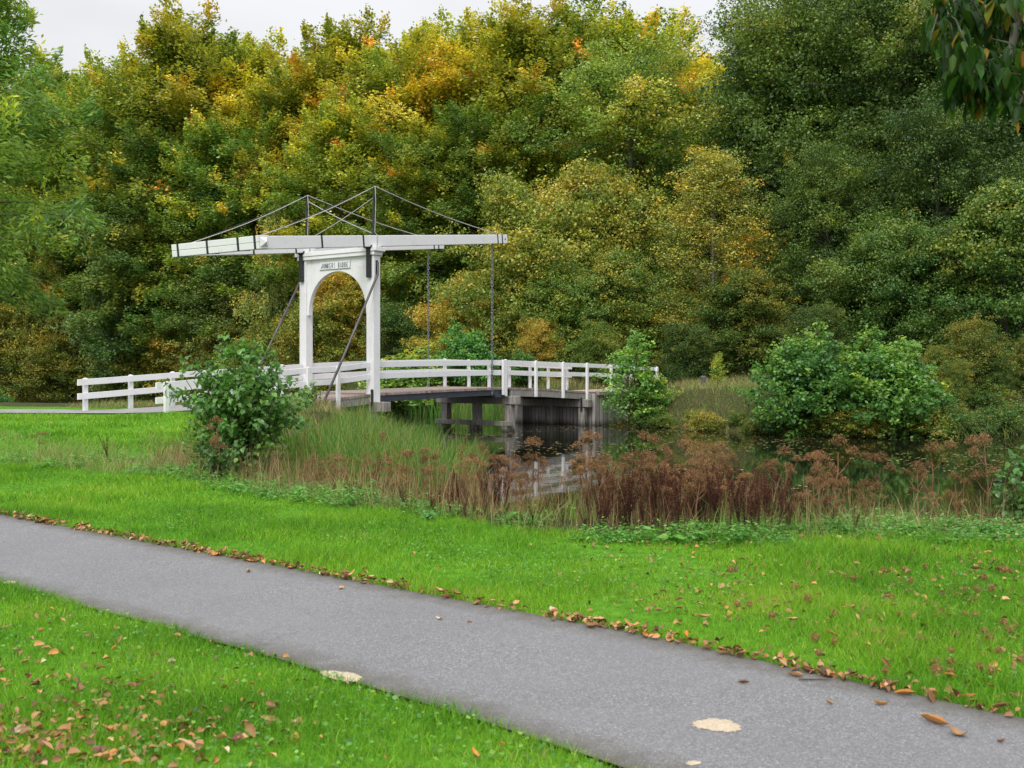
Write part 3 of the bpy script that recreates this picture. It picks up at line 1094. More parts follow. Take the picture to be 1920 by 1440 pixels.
def make_tree(seed, H, Rd, cb=.12, nl=60, ns=9, nleaf=100, leaf=(.2, .13), el=(5, 68), droop=.12, spread=(.42, .16), mode='spray', trunk=.3,
              autumn=(.3, .3, .22), mat='beech', bark='bark', low=.75, peak=.32, weep=0.0, top=.92, crooked=.02, subl=.42, stems=1, var=(.68, 1.12), expo=(1.9, .62), shoots=0, shoot=(.7, .95, .14), epow=1.5):
    r = np.random.default_rng(seed)
    wood = MB()
    Ps, Ns, Ds, Cs = [], [], [], []
    base_dirs = [np.array([0, 0, 0.])] if stems == 1 else [np.array([math.cos(a), math.sin(a), 0]) * Rd * r.uniform(.15, .5) for a in np.arange(stems) * 6.283 / stems + r.uniform(0, 6)]
    trunks = []
    for ib, b in enumerate(base_dirs):
        kz = np.linspace(0, 1, 9)
        hk = 1.0 if ib == 0 else r.uniform(.62, .98)
        tp_ = np.stack([b[0] * kz ** .8 + np.cumsum(r.normal(0, crooked * H / 8, 9)), b[1] * kz ** .8 + np.cumsum(r.normal(0, crooked * H / 8, 9)), kz * H * top * hk], 1)
        tp_[0, :2] = b[:2] * .05
        tp_[0, 2] = -.4
        trunks.append(tp_)
        tube_np(wood, tp_, trunk / math.sqrt(stems), .02 * trunk / .3, 8)
    ga = r.uniform(0, 6.28)
    for i in range(nl):
        tp_ = trunks[i % stems]
        u = cb + (1 - cb) * ((i + .5) / nl) ** .92
        hz = u * top
        zz = u * tp_[-1, 2]
        p0 = np.array([np.interp(zz, tp_[:, 2], tp_[:, j]) for j in range(3)])
        p0[2] = zz * .97
        if u < peak:
            pr = low + (1 - low) * (u / peak)
        else:
            pr = (max(0.0, 1 - ((u - peak) / (1.04 - peak)) ** expo[0])) ** expo[1]
        L = max(Rd * pr * r.uniform(*var), Rd * .2)
        az = ga + i * 2.39996 + r.normal(0, .25)
        e = math.radians(el[0] + (el[1] - el[0]) * max(0, (u - cb) / (1 - cb)) ** epow + r.normal(0, 15))
        if i >= nl - shoots:
            u = r.uniform(shoot[0], shoot[1])
            zz = u * tp_[-1, 2]
            p0 = np.array([np.interp(zz, tp_[:, 2], tp_[:, j]) for j in range(3)])
            off = Rd * .55 * math.sqrt(r.uniform()) * (1.15 - u)
            p0[0] += math.cos(az) * off; p0[1] += math.sin(az) * off
            L = H * shoot[2] * r.uniform(.7, 1.3)
            e = math.radians(r.uniform(62, 84))
        d = np.array([math.cos(az) * math.cos(e), math.sin(az) * math.cos(e), math.sin(e)])
        lat = np.array([-math.sin(az), math.cos(az), 0])
        q = np.linspace(0, 1, 7)
        curve = p0 + d * (L * q)[:, None] + np.array([0, 0, -1]) * (droop * L * q ** 2.2)[:, None] + lat * (r.normal(0, .1) * L * q ** 2)[:, None]
        tube_np(wood, curve[::2], max(.02, trunk * .26 * (1 - .72 * u)), .008, 5)
        hue_l = r.normal(0, autumn[2] * .55)
        for j in range(ns):
            s = .2 + .8 * (j + r.uniform(.2, .8)) / ns
            p = np.array([np.interp(s, q, curve[:, k]) for k in range(3)])
            sg = 1 if j % 2 else -1
            a2 = sg * math.radians(r.uniform(28, 72)) * (0 if j == ns - 1 else 1)
            l2 = L * subl * (1.12 - s) + .06 * Rd + .25
            l2 *= r.uniform(.7, 1.2) * (.7 if i >= nl - shoots else 1)
            sd = d * math.cos(a2) + lat * math.sin(a2)
            sd = unit(sd + np.array([0, 0, r.normal(.04, .34)]))
            if weep:
                n = nleaf
                t_ = r.uniform(0, 1, n)
                nb = 5
                br = r.integers(0, nb, n) / nb
                hang = r.uniform(.3, 1.0, nb)[(br * nb).astype(int)] * weep * (.5 + .7 * Rd / 4)
                jit = r.normal(0, spread[0] * .5, (nb, 3))[(br * nb).astype(int)]
                P = p + sd * (l2 * (.2 + br))[:, None] + jit + r.normal(0, .09, (n, 3)) + np.array([0, 0, -1.0]) * (hang * t_)[:, None]
                N = unit(r.normal(0, 1, (n, 3)))
                D = unit(np.array([0, 0, -1.0]) + r.normal(0, .45, (n, 3)))
            elif mode == 'spray':
                n = nleaf
                t_ = r.uniform(0, 1, n) ** .8
                wd = spread[0] * (1.15 - .75 * t_) * (l2 / (Rd * .35) + .35)
                sl2 = unit(np.cross(sd, np.array([0, 0, 1.0])))
                P = p + sd * (l2 * t_)[:, None] + sl2 * (r.normal(0, 1, n) * wd)[:, None]
                P[:, 2] += r.normal(0, spread[1], n) - droop * 1.1 * l2 * t_ ** 2 * .6 - np.abs(r.normal(0, 1, n)) * .05
                N = unit(np.array([0, 0, .8]) + r.normal(0, .6, (n, 3)) + d * .45)
                D = unit(sd + sl2 * r.normal(0, .7, n)[:, None] + r.normal(0, .2, (n, 3)) - np.array([0, 0, .25]))
            else:
                n = nleaf
                nc = 3
                cc = p + sd * (l2 * np.array([.45, .8, 1.05]))[:, None] + r.normal(0, spread[0] * .6, (nc, 3))
                w_ = r.integers(0, nc, n)
                g = unit(r.normal(0, 1, (n, 3))) * (r.uniform(.25, 1, n) ** .5)[:, None]
                P = cc[w_] + g * np.array([1, 1, .62]) * spread[0] * r.uniform(.7, 1.25)
                N = unit(g * .7 + np.array([0, 0, .75]) + r.normal(0, .45, (n, 3)))
                D = unit(np.cross(N, r.normal(0, 1, (n, 3))) - np.array([0, 0, .35]))
            Ps.append(P); Ns.append(N); Ds.append(D)
            hs = hue_l + r.normal(0, autumn[2] * .5) + (.42 if (mat == 'beech' and r.uniform() < .028) else 0)
            Cs.append(np.full(n, hs) + r.normal(0, .05, n))
    P, N, D, C = (np.concatenate(a) for a in (Ps, Ns, Ds, Cs))
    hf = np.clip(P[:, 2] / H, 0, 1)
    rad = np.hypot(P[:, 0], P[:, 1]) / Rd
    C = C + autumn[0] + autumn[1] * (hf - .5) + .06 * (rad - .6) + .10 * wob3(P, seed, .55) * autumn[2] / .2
    ok = P[:, 2] > .04 * H ** .5
    P, N, D, C = P[ok], N[ok], D[ok], C[ok]
    n = len(P)
    k = r.uniform(.7, 1.3, n)
    V, Fq = leaf_quads(P, N, D, leaf[0] * k, leaf[1] * k)
    crown = np_mesh('crown', V, [Fq], {'c': np.clip(C, 0.0, 1.0), 'v': r.uniform(0, 1, n)}, M[mat])
    return mesh_of(wood, 'trunk', M[bark]), crown, float(np.quantile(P[:, 2], .9985))


SPEC = {}
SPEC['beech'] = [make_tree(s, 30, 8.2, .08, 104, 10, 102, (.25, .17), (8, 54), .12, (.5, .3), 'spray', .42, (.34, .27, .17), 'beech', low=.74, peak=.5, expo=(2.6, .5), var=(.62, 1.15), shoots=9, shoot=(.72, .95, .09), epow=2.0) for s in (1, 2, 3)]
SPEC['oak'] = [make_tree(s, 26, 7.6, .10, 82, 9, 116, (.20, .135), (2, 52), .04, (.8, .3), 'clump', .42, (.30, .12, .18), 'oak', low=.8, crooked=.03, peak=.45, expo=(2.6, .5), var=(.6, 1.15), shoots=6, epow=2.0) for s in (4, 5)]
SPEC['birch'] = [make_tree(6, 18, 3.6, .08, 62, 8, 95, (.15, .105), (25, 72), .25, (.6, .2), 'spray', .15, (.36, .05, .24), 'birch', 'birchbark', low=.75, weep=1.7)]
SPEC['airy'] = [make_tree(7, 18, 3.9, .16, 60, 8, 62, (.14, .105), (18, 68), .06, (.55, .22), 'clump', .15, (.55, .12, .22), 'birch', 'birchbark', low=.7)]
SPEC['maple'] = [make_tree(s, 12, 5.0, .05, 74, 9, 96, (.175, .13), (6, 66), .10, (.62, .22), 'clump', .16, (.44, .20, .15), 'maple', low=.85, stems=3, var=(.55, 1.15)) for s in (8, 9)]
SPEC['thicket'] = [make_tree(s, 7, 3.2, .03, 64, 8, 84, (.125, .095), (8, 70), .10, (.46, .2), 'clump', .08, (.32, .14, .16), 'maple', low=.9, stems=4, var=(.5, 1.2)) for s in (12, 13)]
SPEC['bush'] = [make_tree(s, 4.0, 1.9, .03, 84, 7, 38, (.145, .105), (24, 72), .04, (.24, .18), 'clump', .045, (.30, .14, .17), 'alder', 'twig', low=.9, stems=7, var=(.3, 1.4), subl=.5, shoots=26, shoot=(.6, 1.0, .26)) for s in (14, 15)]
SPEC['bramble'] = [make_tree(s, 1.5, 1.5, .02, 54, 6, 30, (.10, .075), (15, 75), .35, (.2, .12), 'clump', .02, (.36, .10, .22), 'maple', 'twig', low=1.0, stems=6, var=(.4, 1.25), subl=.5, peak=.5) for s in (18, 19)]
SPEC['sapling'] = [make_tree(16, 4.2, .95, .08, 40, 5, 17, (.10, .075), (35, 74), .04, (.17, .12), 'clump', .035, (.34, .12, .15), 'alder', 'twig', low=.95, stems=2, peak=.25, var=(.5, 1.2))]
SPEC['ash'] = [make_tree(17, 22, 7.4, .36, 60, 10, 84, (.34, .10), (10, 62), .24, (.55, .26), 'spray', .26, (.36, .2, .2), 'ash', low=.85, var=(.55, 1.15))]


def place(kind, var, px, top, d, label, cat, group=None, wid=1.0, shift=0.0, bright=1.0, rz=None, name=None, sink=0.0, base=None):
    """a tree of a kind whose top reaches the given height at its own real distance"""
    tr, cr, H = SPEC[kind][var % len(SPEC[kind])]
    x = gx(px, d)
    g = (float(height(x, d)) if base is None else base) - sink
    hh = zat(top, d) - g
    k = hh / H
    root = empty(name or (kind + '_tree'), (x, d, g), random.uniform(0, 6.28) if rz is None else rz, (k * wid, k * wid, k))
    tag(root, label, cat, group)
    a = link('trunk', tr, root)
    b = link('crown', cr, root)
    b.color = (.5 + shift, .5 * bright, 0, 1)
    return root


BG = 'tall beeches of the wood behind the water'
# the tall wood: back rows first, then the trees in front
for (px, top, d, sh, lab) in (
        (60, 150, 116, -0.02, 'beech behind the pale green tree at the left edge, just under the gap of sky'),
        (165, 118, 110, -0.06, 'lower golden beech whose top stands right of the pale green tree by the left edge'),
        (262, 92, 104, -0.13, 'olive beech on the left shoulder of the highest crown left of the bridge'),
        (352, 14, 100, 0.03, 'golden beech forming the tallest peak left of the bridge, above its far beam end'),
        (470, 60, 101, 0.06, 'yellow beech in the skyline dip above the tail of the overhead beams'),
        (560, 72, 93, 0.12, 'beech with red-orange sprays directly above the left king post of the bridge'),
        (652, 30, 99, -0.02, 'beech reaching the skyline straight above the gate arch'),
        (745, 50, 88, 0.14, 'bright yellow beech rising right behind the right king post'),
        (838, 36, 97, -0.08, 'beech whose top stands above the right half of the overhead beams'),
        (905, 14, 90, 0.13, 'most orange of the tall beeches, above the tips of the overhead beams'),
        (1000, 4, 87, 0.02, 'tall yellow beech in the skyline just right of the beam tips'),
        (1095, 2, 92, -0.12, 'greenish beech reaching the skyline above the orange-brown maple'),
        (1182, 18, 88, 0.10, 'golden beech tip showing above the broad green tree right of centre'),
        (1262, 34, 95, 0.16, 'orange beech tip beside the dark oak, at the right end of the golden skyline')):
    place('beech', int(px) % 3, px, top + 16, d, lab, 'tree', BG, 1.14, sh, (.82, 1.0, 1.14, .92)[int(px) % 4], name='beech_tree')
for (px, top, d, sh, lab) in (
        (300, 250, 96, -.10, 'green lower beech crown with a few rust sprays, behind the weeping birch'),
        (430, 215, 91, -.02, 'mid-height beech with rust-red sprays, just above the counterweight box'),
        (640, 200, 85, .0, 'beech with bright yellow boughs in layers, framed between the two king posts'),
        (800, 235, 80, -.03, 'dark green beech with yellow layered boughs, behind the right chain of the far side'),
        (930, 190, 79, -.06, 'olive green beech standing between the beam tips and the round orange maple'),
        (40, 380, 108, -.16, 'dark green beech low at the left edge, beneath the pale green tree'),
        (150, 330, 104, -.12, 'dark green beech just left of the weeping birch')):
    place('beech', int(px / 7) % 3, px, top, d, lab, 'tree', BG, 1.22, sh - .06, (.85, 1.1, .95)[int(px) % 3], name='beech_tree')
for i, px in enumerate((-60, 110, 230, 420, 610, 700, 790, 960, 1050, 1150, 1330, 1420)):
    place('beech', i, px, 95 + 30 * (i % 3), 122 + 4 * (i % 2), 'beech of the rear row glimpsed through gaps between the front crowns', 'tree', 'rear row of the beech wood', 1.25, .0, .95, name='beech_tree')

OG = 'oaks of the wood on the right'
for (px, top, d, sh, br, wd, lab) in (
        (1185, 74, 76, .16, 1.3, 1.25, 'broad light green oak right of centre with dark forked branches showing'),
        (1445, -8, 74, -.18, .9, .98, 'dark blue-green oak in the notch of sky right of the orange beech tip'),
        (1500, -60, 71, .10, .95, 1.0, 'tall olive-brown oak with specks of sky in it, right of the dark blue-green oak'),
        (1590, -30, 76, .05, 1.0, 1.0, 'olive oak rising above the upper frame edge behind the row on the right'),
        (1690, -90, 66, .0, .85, 1.0, 'very tall dark oak left of the hanging chestnut branch'),
        (1830, -60, 64, -.10, .75, 1.0, 'dark oak behind the hanging chestnut branch'),
        (1950, -40, 61, -.06, .8, 1.0, 'dark oak cut by the right edge under the chestnut branch'),
        (1550, 262, 62, .04, .95, 1.05, 'rounded grey-green oak in front of the tall row, above the twin waterside bushes'),
        (1760, 170, 58, -.02, .8, 1.0, 'dense dark green oak with rusty patches, below the hanging chestnut branch'),
        (1480, 330, 70, -.16, .7, .9, 'shaded dark oak in the gap right of the thin golden birch'),
        (1640, 500, 56, -.12, .6, 1.0, 'low dark oak behind the right-hand waterside bush')):
    place('oak', int(px / 11), px, top, d, lab, 'tree', OG, wd, sh, br, name='oak_tree')
for i, px in enumerate((1560, 1660, 1780, 1900, 2010)):
    place('oak', i, px, -20 + 25 * (i % 3), 92 + 5 * (i % 2), 'oak of the rear row seen only through chinks between the front oaks', 'tree', 'rear row of oaks on the right', 1.3, -.06, .8, name='oak_tree')

place('ash', 0, -75, -130, 50, 'pale green tree with long narrow leaves reaching in from the left edge', 'tree', None, .86, .02, 1.0, 1.0, 'ash_tree')

place('birch', 0, 240, 342, 97, 'grey-green weeping birch with hanging twigs, left of the overhead beams', 'tree', None, 1.25, -.10, 1.15, .3, 'weeping_birch')
place('birch', 0, 92, 470, 101, 'small orange-tinged weeping birch near the left edge', 'tree', None, 1.25, .22, 1.0, 2.0, 'weeping_birch')
place('birch', 0, 525, 392, 84, 'yellowish birch directly left of the arched gate, behind the beams', 'tree', None, 1.2, .12, 1.25, 4.0, 'weeping_birch')
place('airy', 0, 1338, 276, 62, 'thin golden birch with a slim pale trunk, right of the round orange maple', 'tree', None, 1.35, .10, 1.0, .5, 'golden_birch')
place('airy', 0, 420, 455, 88, 'loose olive tree with thin branches beneath the counterweight box', 'tree', None, 1.5, -.20, 1.05, 1.5, 'olive_alder')

place('maple', 0, 1000, 318, 63, 'round golden maple right of the lifting chains', 'tree', None, .92, -.07, 1.05, .4, 'maple_tree')
place('maple', 1, 1125, 306, 67, 'orange-brown rounded maple just right of the golden one', 'tree', None, .92, .0, 1.0, 2.4, 'maple_tree')
SG = 'undergrowth trees along the far bank'
for (kind, px, top, d, sh, br, wd, lab) in (
        ('maple', 640, 505, 80, .10, 1.0, 1.1, 'yellow-olive thicket tree seen through the arch of the gate'),
        ('thicket', 590, 560, 78, .05, .9, 1.0, 'low mixed thicket behind the left gate post'),
        ('thicket', 745, 560, 72, -.16, .8, 1.0, 'dark green thicket right of the right gate post'),
        ('maple', 865, 500, 66, .14, 1.05, 1.1, 'yellow-green thicket tree between the two lifting chains'),
        ('thicket', 940, 540, 62, .05, .95, 1.0, 'olive thicket tree just right of the near lifting chain'),
        ('maple', 1060, 490, 60, -.18, 1.05, 1.1, 'fresh green thicket tree below the golden maple'),
        ('maple', 1165, 470, 61, -.14, .95, 1.1, 'green thicket tree below the orange-brown maple'),
        ('thicket', 1010, 590, 58, .22, .9, .9, 'rust-tinged low thicket above the far railing'),
        ('thicket', 1120, 590, 57, -.12, .95, 1.0, 'low green thicket behind the end of the railing'),
        ('thicket', 1255, 530, 60, .0, .85, 1.1, 'dark mixed thicket left of the slim birch trunk'),
        ('maple', 1400, 500, 58, -.18, .7, 1.2, 'shaded green thicket right of the slim birch trunk'),
        ('thicket', 1290, 600, 56, -.22, .6, 1.1, 'deep green low thicket above the dry bank'),
        ('maple', 1640, 385, 55, -.30, .9, 1.0, 'yellowing tree behind the two waterside bushes'),
        ('maple', 1760, 420, 52, -.32, .85, 1.0, 'yellow-green tree right of the waterside bushes'),
        ('maple', 1890, 335, 50, -.34, .95, 1.0, 'pale green tree at the right edge above the reeds'),
        ('thicket', 1830, 590, 44.5, -.02, .7, 1.1, 'low bushy growth overhanging the water at right'),
        ('thicket', 1935, 610, 45.5, -.05, .65, 1.0, 'dark bushy growth at the right edge over the water'),
        ('thicket', 1700, 690, 41.4, -.05, .8, .9, 'low leafy growth at the waterline between the waterside bushes and the sedge'),
        ('thicket', 1790, 668, 42.6, .02, .8, 1.0, 'low yellow-green growth overhanging the waterline above the brown sedge'),
        ('thicket', 1860, 650, 44.0, -.1, .7, 1.0, 'dark green growth overhanging the water left of the right frame edge'),
        ('thicket', 1925, 660, 45.2, -.05, .7, 1.0, 'low dark growth at the waterline cut by the right frame edge'),
        ('thicket', 1765, 640, 44.8, .06, .85, 1.0, 'yellow-green leafy growth directly right of the larger waterside bush'),
        ('thicket', 1520, 560, 52, -.22, .6, 1.1, 'dark thicket right behind the left waterside bush'),
        ('thicket', 350, 575, 92, .18, .9, 1.1, 'rusty orange thicket below the weeping birch, left of the shrub'),
        ('thicket', 260, 640, 94, -.06, .7, 1.3, 'grey-green willow scrub trailing to the water left of the shrub'),
        ('thicket', 130, 620, 99, .05, .75, 1.3, 'olive scrub overhanging the water behind the railing end'),
        ('thicket', 30, 560, 101, .08, .8, 1.2, 'brownish scrub overhanging the water at the left edge'),
        ('thicket', 420, 610, 87, -.05, .75, 1.2, 'olive scrub behind the top of the near shrub'),
        ('thicket', 500, 585, 82, .02, .85, 1.1, 'light scrub between the near shrub and the left gate post')):
    o = place(kind, int(px / 13), px, top, d, lab, 'thicket', SG, wd, sh, br, name='thicket_tree')
    o.location.z -= .1
BGp = 'bushes by the water'
place('bush', 0, 1508, 612, 40.2, 'left one of the two green bushes standing in the water on the far bank', 'bush', BGp, 1.05, .04, 1.1, name='waterside_bush', base=WATER - .15)
place('bush', 1, 1668, 618, 39.3, 'larger right one of the two green waterside bushes, yellow at its top', 'bush', BGp, 1.15, .16, 1.15, name='waterside_bush', base=WATER - .15)
place('bush', 0, 1735, 715, 40.0, 'low green bush at the foot of the right waterside bush', 'bush', BGp, 1.2, .02, .9, name='waterside_bush', base=WATER - .1)
place('bush', 1, 880, 608, 59, 'blue-green bush behind the bridge between the lifting chains', 'bush', BGp, 1.15, -.04, 1.5, name='bank_bush')
place('bush', 0, 775, 648, 60, 'yellow-green low bush behind the railing just right of the gate', 'bush', BGp, 1.5, .30, 1.1, name='bank_bush')
place('bush', 1, 985, 655, 55, 'low green bush behind the far railing right of the near chain', 'bush', BGp, 1.2, .05, .9, name='bank_bush')
place('bush', 1, 1218, 688, 46.5, 'small yellow-green bush hiding the right end of the railing', 'bush', BGp, 1.1, .28, 1.1, name='bank_bush')
place('sapling', 0, 1183, 622, 46.2, 'slender light green sapling in front of the right railing end', 'sapling', None, 1.3, .1, 1.5, name='birch_sapling')
place('sapling', 0, 1345, 660, 47.5, 'thin yellow-leaved sapling on the dry bank', 'sapling', None, 1.0, .42, 1.1, name='young_sapling')
place('bush', 0, -6, 728, 40, 'small pale green bush at the left edge by the path', 'bush', BGp, 1.0, .02, 1.15, name='bank_bush')
shore = smooth_line([(gx(1165, 46.4), 46.4), (gx(1195, 45.8), 45.8), (gx(1250, 44.5), 44.5), (10.2, 40.5), (13, 38.6), (16, 38.8), (20.5, 42.0), (26, 44)], 46)
for i in range(46):
    p, q = shore[i], shore[min(i + 1, 45)]
    t_ = unit(shore[min(i + 1, 45)] - shore[max(i - 1, 0)])
    nrm = np.array([-t_[1], t_[0]])
    off = (.15, .95, .5, 1.6)[i % 4] + R.uniform(-.15, .25)
    x, d = p + nrm * off
    g = float(height(x, d))
    H = R.uniform(.55, 1.0) + (.25 if off < .6 else 0)
    if x < 10.3:
        if off > .8:
            continue
        H *= .72
    px = x / d * F + 960
    place('bramble', i, px, HY + (EYE - g - H) / d * F, d, 'low bramble mound trailing down the far bank to the waterline', 'bramble', 'brambles along the far waterline', R.uniform(1.0, 1.35), R.choice([-.24, -.18, -.12, -.05, .08]) - (.1 if x > 15 else 0), R.uniform(.7, 1.05), name='bramble_mound', sink=.12)

# ------------------------------------------------------------------ the large shrub on the near bank, leaf by leaf
def leafy_shrub(seed, H, Rd, n, L, base_c, stems=9, twiggy=.13, mat='alder'):
    r = np.random.default_rng(seed)
    wood = MB()
    P, N, D, C = [], [], [], []
    for s in range(stems):
        az = s * 2.4 + r.uniform(-.3, .3)
        out = Rd * r.uniform(.1, .8)
        h = H * r.uniform(.72, 1.0) * (1 - .62 * (out / Rd) ** 1.6)
        q = np.linspace(0, 1, 6)
        st = np.stack([math.cos(az) * out * q ** 1.1, math.sin(az) * out * q ** 1.1, h * q - .1], 1) + r.normal(0, .02, (6, 3)) * q[:, None]
        tube_np(wood, st, .016, .004, 5)
        for b in range(13):
            k = r.uniform(.06, 1.0)
            p = np.array([np.interp(k, q, st[:, j]) for j in range(3)])
            a2 = r.uniform(0, 6.28)
            e = r.uniform(-.1, .9)
            d = np.array([math.cos(a2) * math.cos(e), math.sin(a2) * math.cos(e), math.sin(e)])
            bl = Rd * r.uniform(.22, .62) * (1.15 - .7 * k)
            tube_np(wood, np.stack([p, p + d * bl * .5, p + d * bl]), .006, .002, 4)
            m = max(4, int(n / (stems * 13)))
            t_ = r.uniform(.1, 1.05, m)
            P.append(p + d * (bl * t_)[:, None] + r.normal(0, twiggy * .35, (m, 3)))
            nn = unit(np.array([0, 0, .75]) + d * .5 + r.normal(0, .4, (m, 3)))
            N.append(nn)
            D.append(unit(d * .6 + r.normal(0, .7, (m, 3)) - np.array([0, 0, .45])))
            C.append(base_c + r.normal(0, .07) + r.normal(0, .05, m))
    P, N, D, C = (np.concatenate(a) for a in (P, N, D, C))
    P[:, 2] = np.maximum(P[:, 2], .05)
    m = len(P)
    k = r.uniform(.55, 1.2, m)
    V, qd, tr = big_leaves(P, N, D, L * k, L * .78 * k)
    crown = np_mesh('crown', V, [qd, tr], {'c': np.clip(np.tile(C, 4), 0, 1), 'v': np.tile(r.uniform(0, 1, m), 4)}, M[mat])
    return mesh_of(wood, 'stems', M['twig']), crown


def put_shrub(st, cr, x, y, name, label, cat, group=None, shift=0, bright=1.0, rz=0, k=1.0):
    root = empty(name, (x, y, float(height(x, y))), rz, k)
    tag(root, label, cat, group)
    link('stems', st, root)
    b = link('crown', cr, root)
    b.color = (.5 + shift, .5 * bright, 0, 1)
    return root


d = 17.0
sx = gx(452, d)
sg_ = float(height(sx, d))
st, cr = leafy_shrub(31, zat(608, d) - sg_, 1.5, 7400, .096, .38, 28)
put_shrub(st, cr, sx, d, 'alder_shrub', 'large leafy dark green shrub on the near bank in front of the left railing', 'shrub', None, 0.0, 1.05)
st2, cr2 = leafy_shrub(32, 1.45, .62, 900, .085, .30, 7)
put_shrub(st2, cr2, 5.95, 12.2, 'alder_shrub', 'blue-green leafy shrub cut off by the right edge on the near bank', 'shrub', None, -.02, 1.0, .5, 1.0)
st3, cr3 = leafy_shrub(33, .8, .5, 260, .085, .28, 6)
put_shrub(st3, cr3, gx(405, 15.6), 15.6, 'alder_shrub', 'low outlying sprig of leaves at the foot of the large shrub', 'shrub', None, 0, .85)
put_shrub(st3, cr3, gx(565, 30), 31.0, 'alder_shrub', 'thin bush growing beside the wooden approach deck under the stay rod', 'shrub', None, .15, 1.0, 1.0, 1.25)

# ------------------------------------------------------------------ sweet chestnut bough hanging in from the upper right
r = np.random.default_rng(41)
ch = empty('chestnut_tree', (7.2, 6.6, 0))
tag(ch, 'sweet chestnut bough with long glossy leaves hanging into the upper right corner', 'tree')
wood = MB()
o0 = np.array([7.2, 6.6, 0])
trunk_pts = np.array([[0, 0, -.3], [-.05, .05, 1.5], [0, .1, 3.2], [.1, 0, 5.5], [.1, .1, 8.5]])
tube_np(wood, trunk_pts, .34, .14, 12)
P, N, D, C = [], [], [], []
boughs = []


def P3(px, py, dd):
    return np.array([gx(px, dd), dd, zat(py, dd)]) - o0


main = [np.array([.05, .05, 5.2]), P3(2120, -160, 6.5), P3(1985, -60, 6.3), P3(1905, 50, 6.2), P3(1890, 120, 6.2), P3(1800, 165, 6.1)]
tube_np(wood, main, .06, .008, 7)
second = [np.array([.05, .05, 5.6]), P3(2050, -230, 6.0), P3(1930, -130, 5.9), P3(1850, -50, 5.9), P3(1770, 20, 6.0)]
tube_np(wood, second, .05, .006, 7)
third = [P3(1985, -60, 6.3), P3(1965, 80, 6.4), P3(1925, 170, 6.4), P3(1900, 215, 6.4)]
tube_np(wood, third, .03, .005, 6)
targets = [(1770, 30), (1800, 10), (1840, 20), (1760, 60), (1800, 60), (1850, 60), (1780, 95), (1815, 100), (1850, 105), (1770, 130), (1805, 140), (1840, 150), (1880, 20), (1875, 70),
           (1870, 150), (1900, 100), (1860, 180), (1890, 190), (1915, 150), (1910, 205), (1830, 180), (1905, 60), (1790, 170), (1835, -15), (1890, -30), (1960, 120), (1970, 40), (1930, 10), (1990, 190), (1760, 5), (1745, 80),
           (1820, 40), (1795, 115), (1865, 120), (1900, 20), (1850, 140)]
nodes = np.concatenate([np.array([np.interp(np.linspace(0, len(b) - 1, 40), np.arange(len(b)), np.array(b)[:, k]) for k in range(3)]).T for b in (main, second, third)])
for (px, py) in targets:
    p = P3(px, py, 6.1 + r.uniform(-.45, .45))
    p = p + np.array([0, 0, .03])
    q = nodes[np.argmin(np.linalg.norm(nodes - p, axis=1) + (nodes[:, 2] < p[2] - .05) * .3)]
    tube_np(wood, np.stack([q, (p + q) / 2 + np.array([0, 0, .05]), p]), .007, .003, 5)
    m = 26
    az = r.uniform(0, 6.28) + np.arange(m) * 2.4
    t_ = r.uniform(0.35, 1, m)
    P.append(q + (p - q) * t_[:, None] + r.normal(0, .035, (m, 3)))
    D.append(unit(np.stack([np.cos(az) * .55, np.sin(az) * .55, -r.uniform(.45, 1.3, m)], 1)))
    N.append(unit(np.stack([np.cos(az), np.sin(az), np.full(m, .8)], 1) + r.normal(0, .25, (m, 3))))
    cc = np.where(r.uniform(size=m) < .05, r.uniform(.75, 1, m), r.uniform(.12, .6, m))
    C.append(cc)
P, N, D, C = (np.concatenate(a) for a in (P, N, D, C))
m = len(P)
L = r.uniform(.075, .145, m)
V, qd, tr = big_leaves(P, N, D, L, L * .36, .16, .22)
link('trunk', mesh_of(wood, 'trunk', M['bark']), ch)
cw_ = link('crown', np_mesh('crown', V, [qd, tr], {'c': np.tile(C, 4), 'v': np.tile(r.uniform(0, 1, m), 4)}, M['chestnut']), ch)
cw_.color = (.5, .5, 0, 1)

# ------------------------------------------------------------------ lawn grass (one uncountable mass)
def scatter(n, x0, x1, y0, y1):
    return R.uniform(x0, x1, n), R.uniform(y0, y1, n)


def in_view(x, y, mg=1.06):
    return (np.abs(x) < 960 / F * y * mg + .3) & (y > 1.7 * F / 760 * .98)


def on_path(x, y, mg=0.0):
    return (y < interp_line(pf, x) - mg) & (y > interp_line(pn, x) + mg)


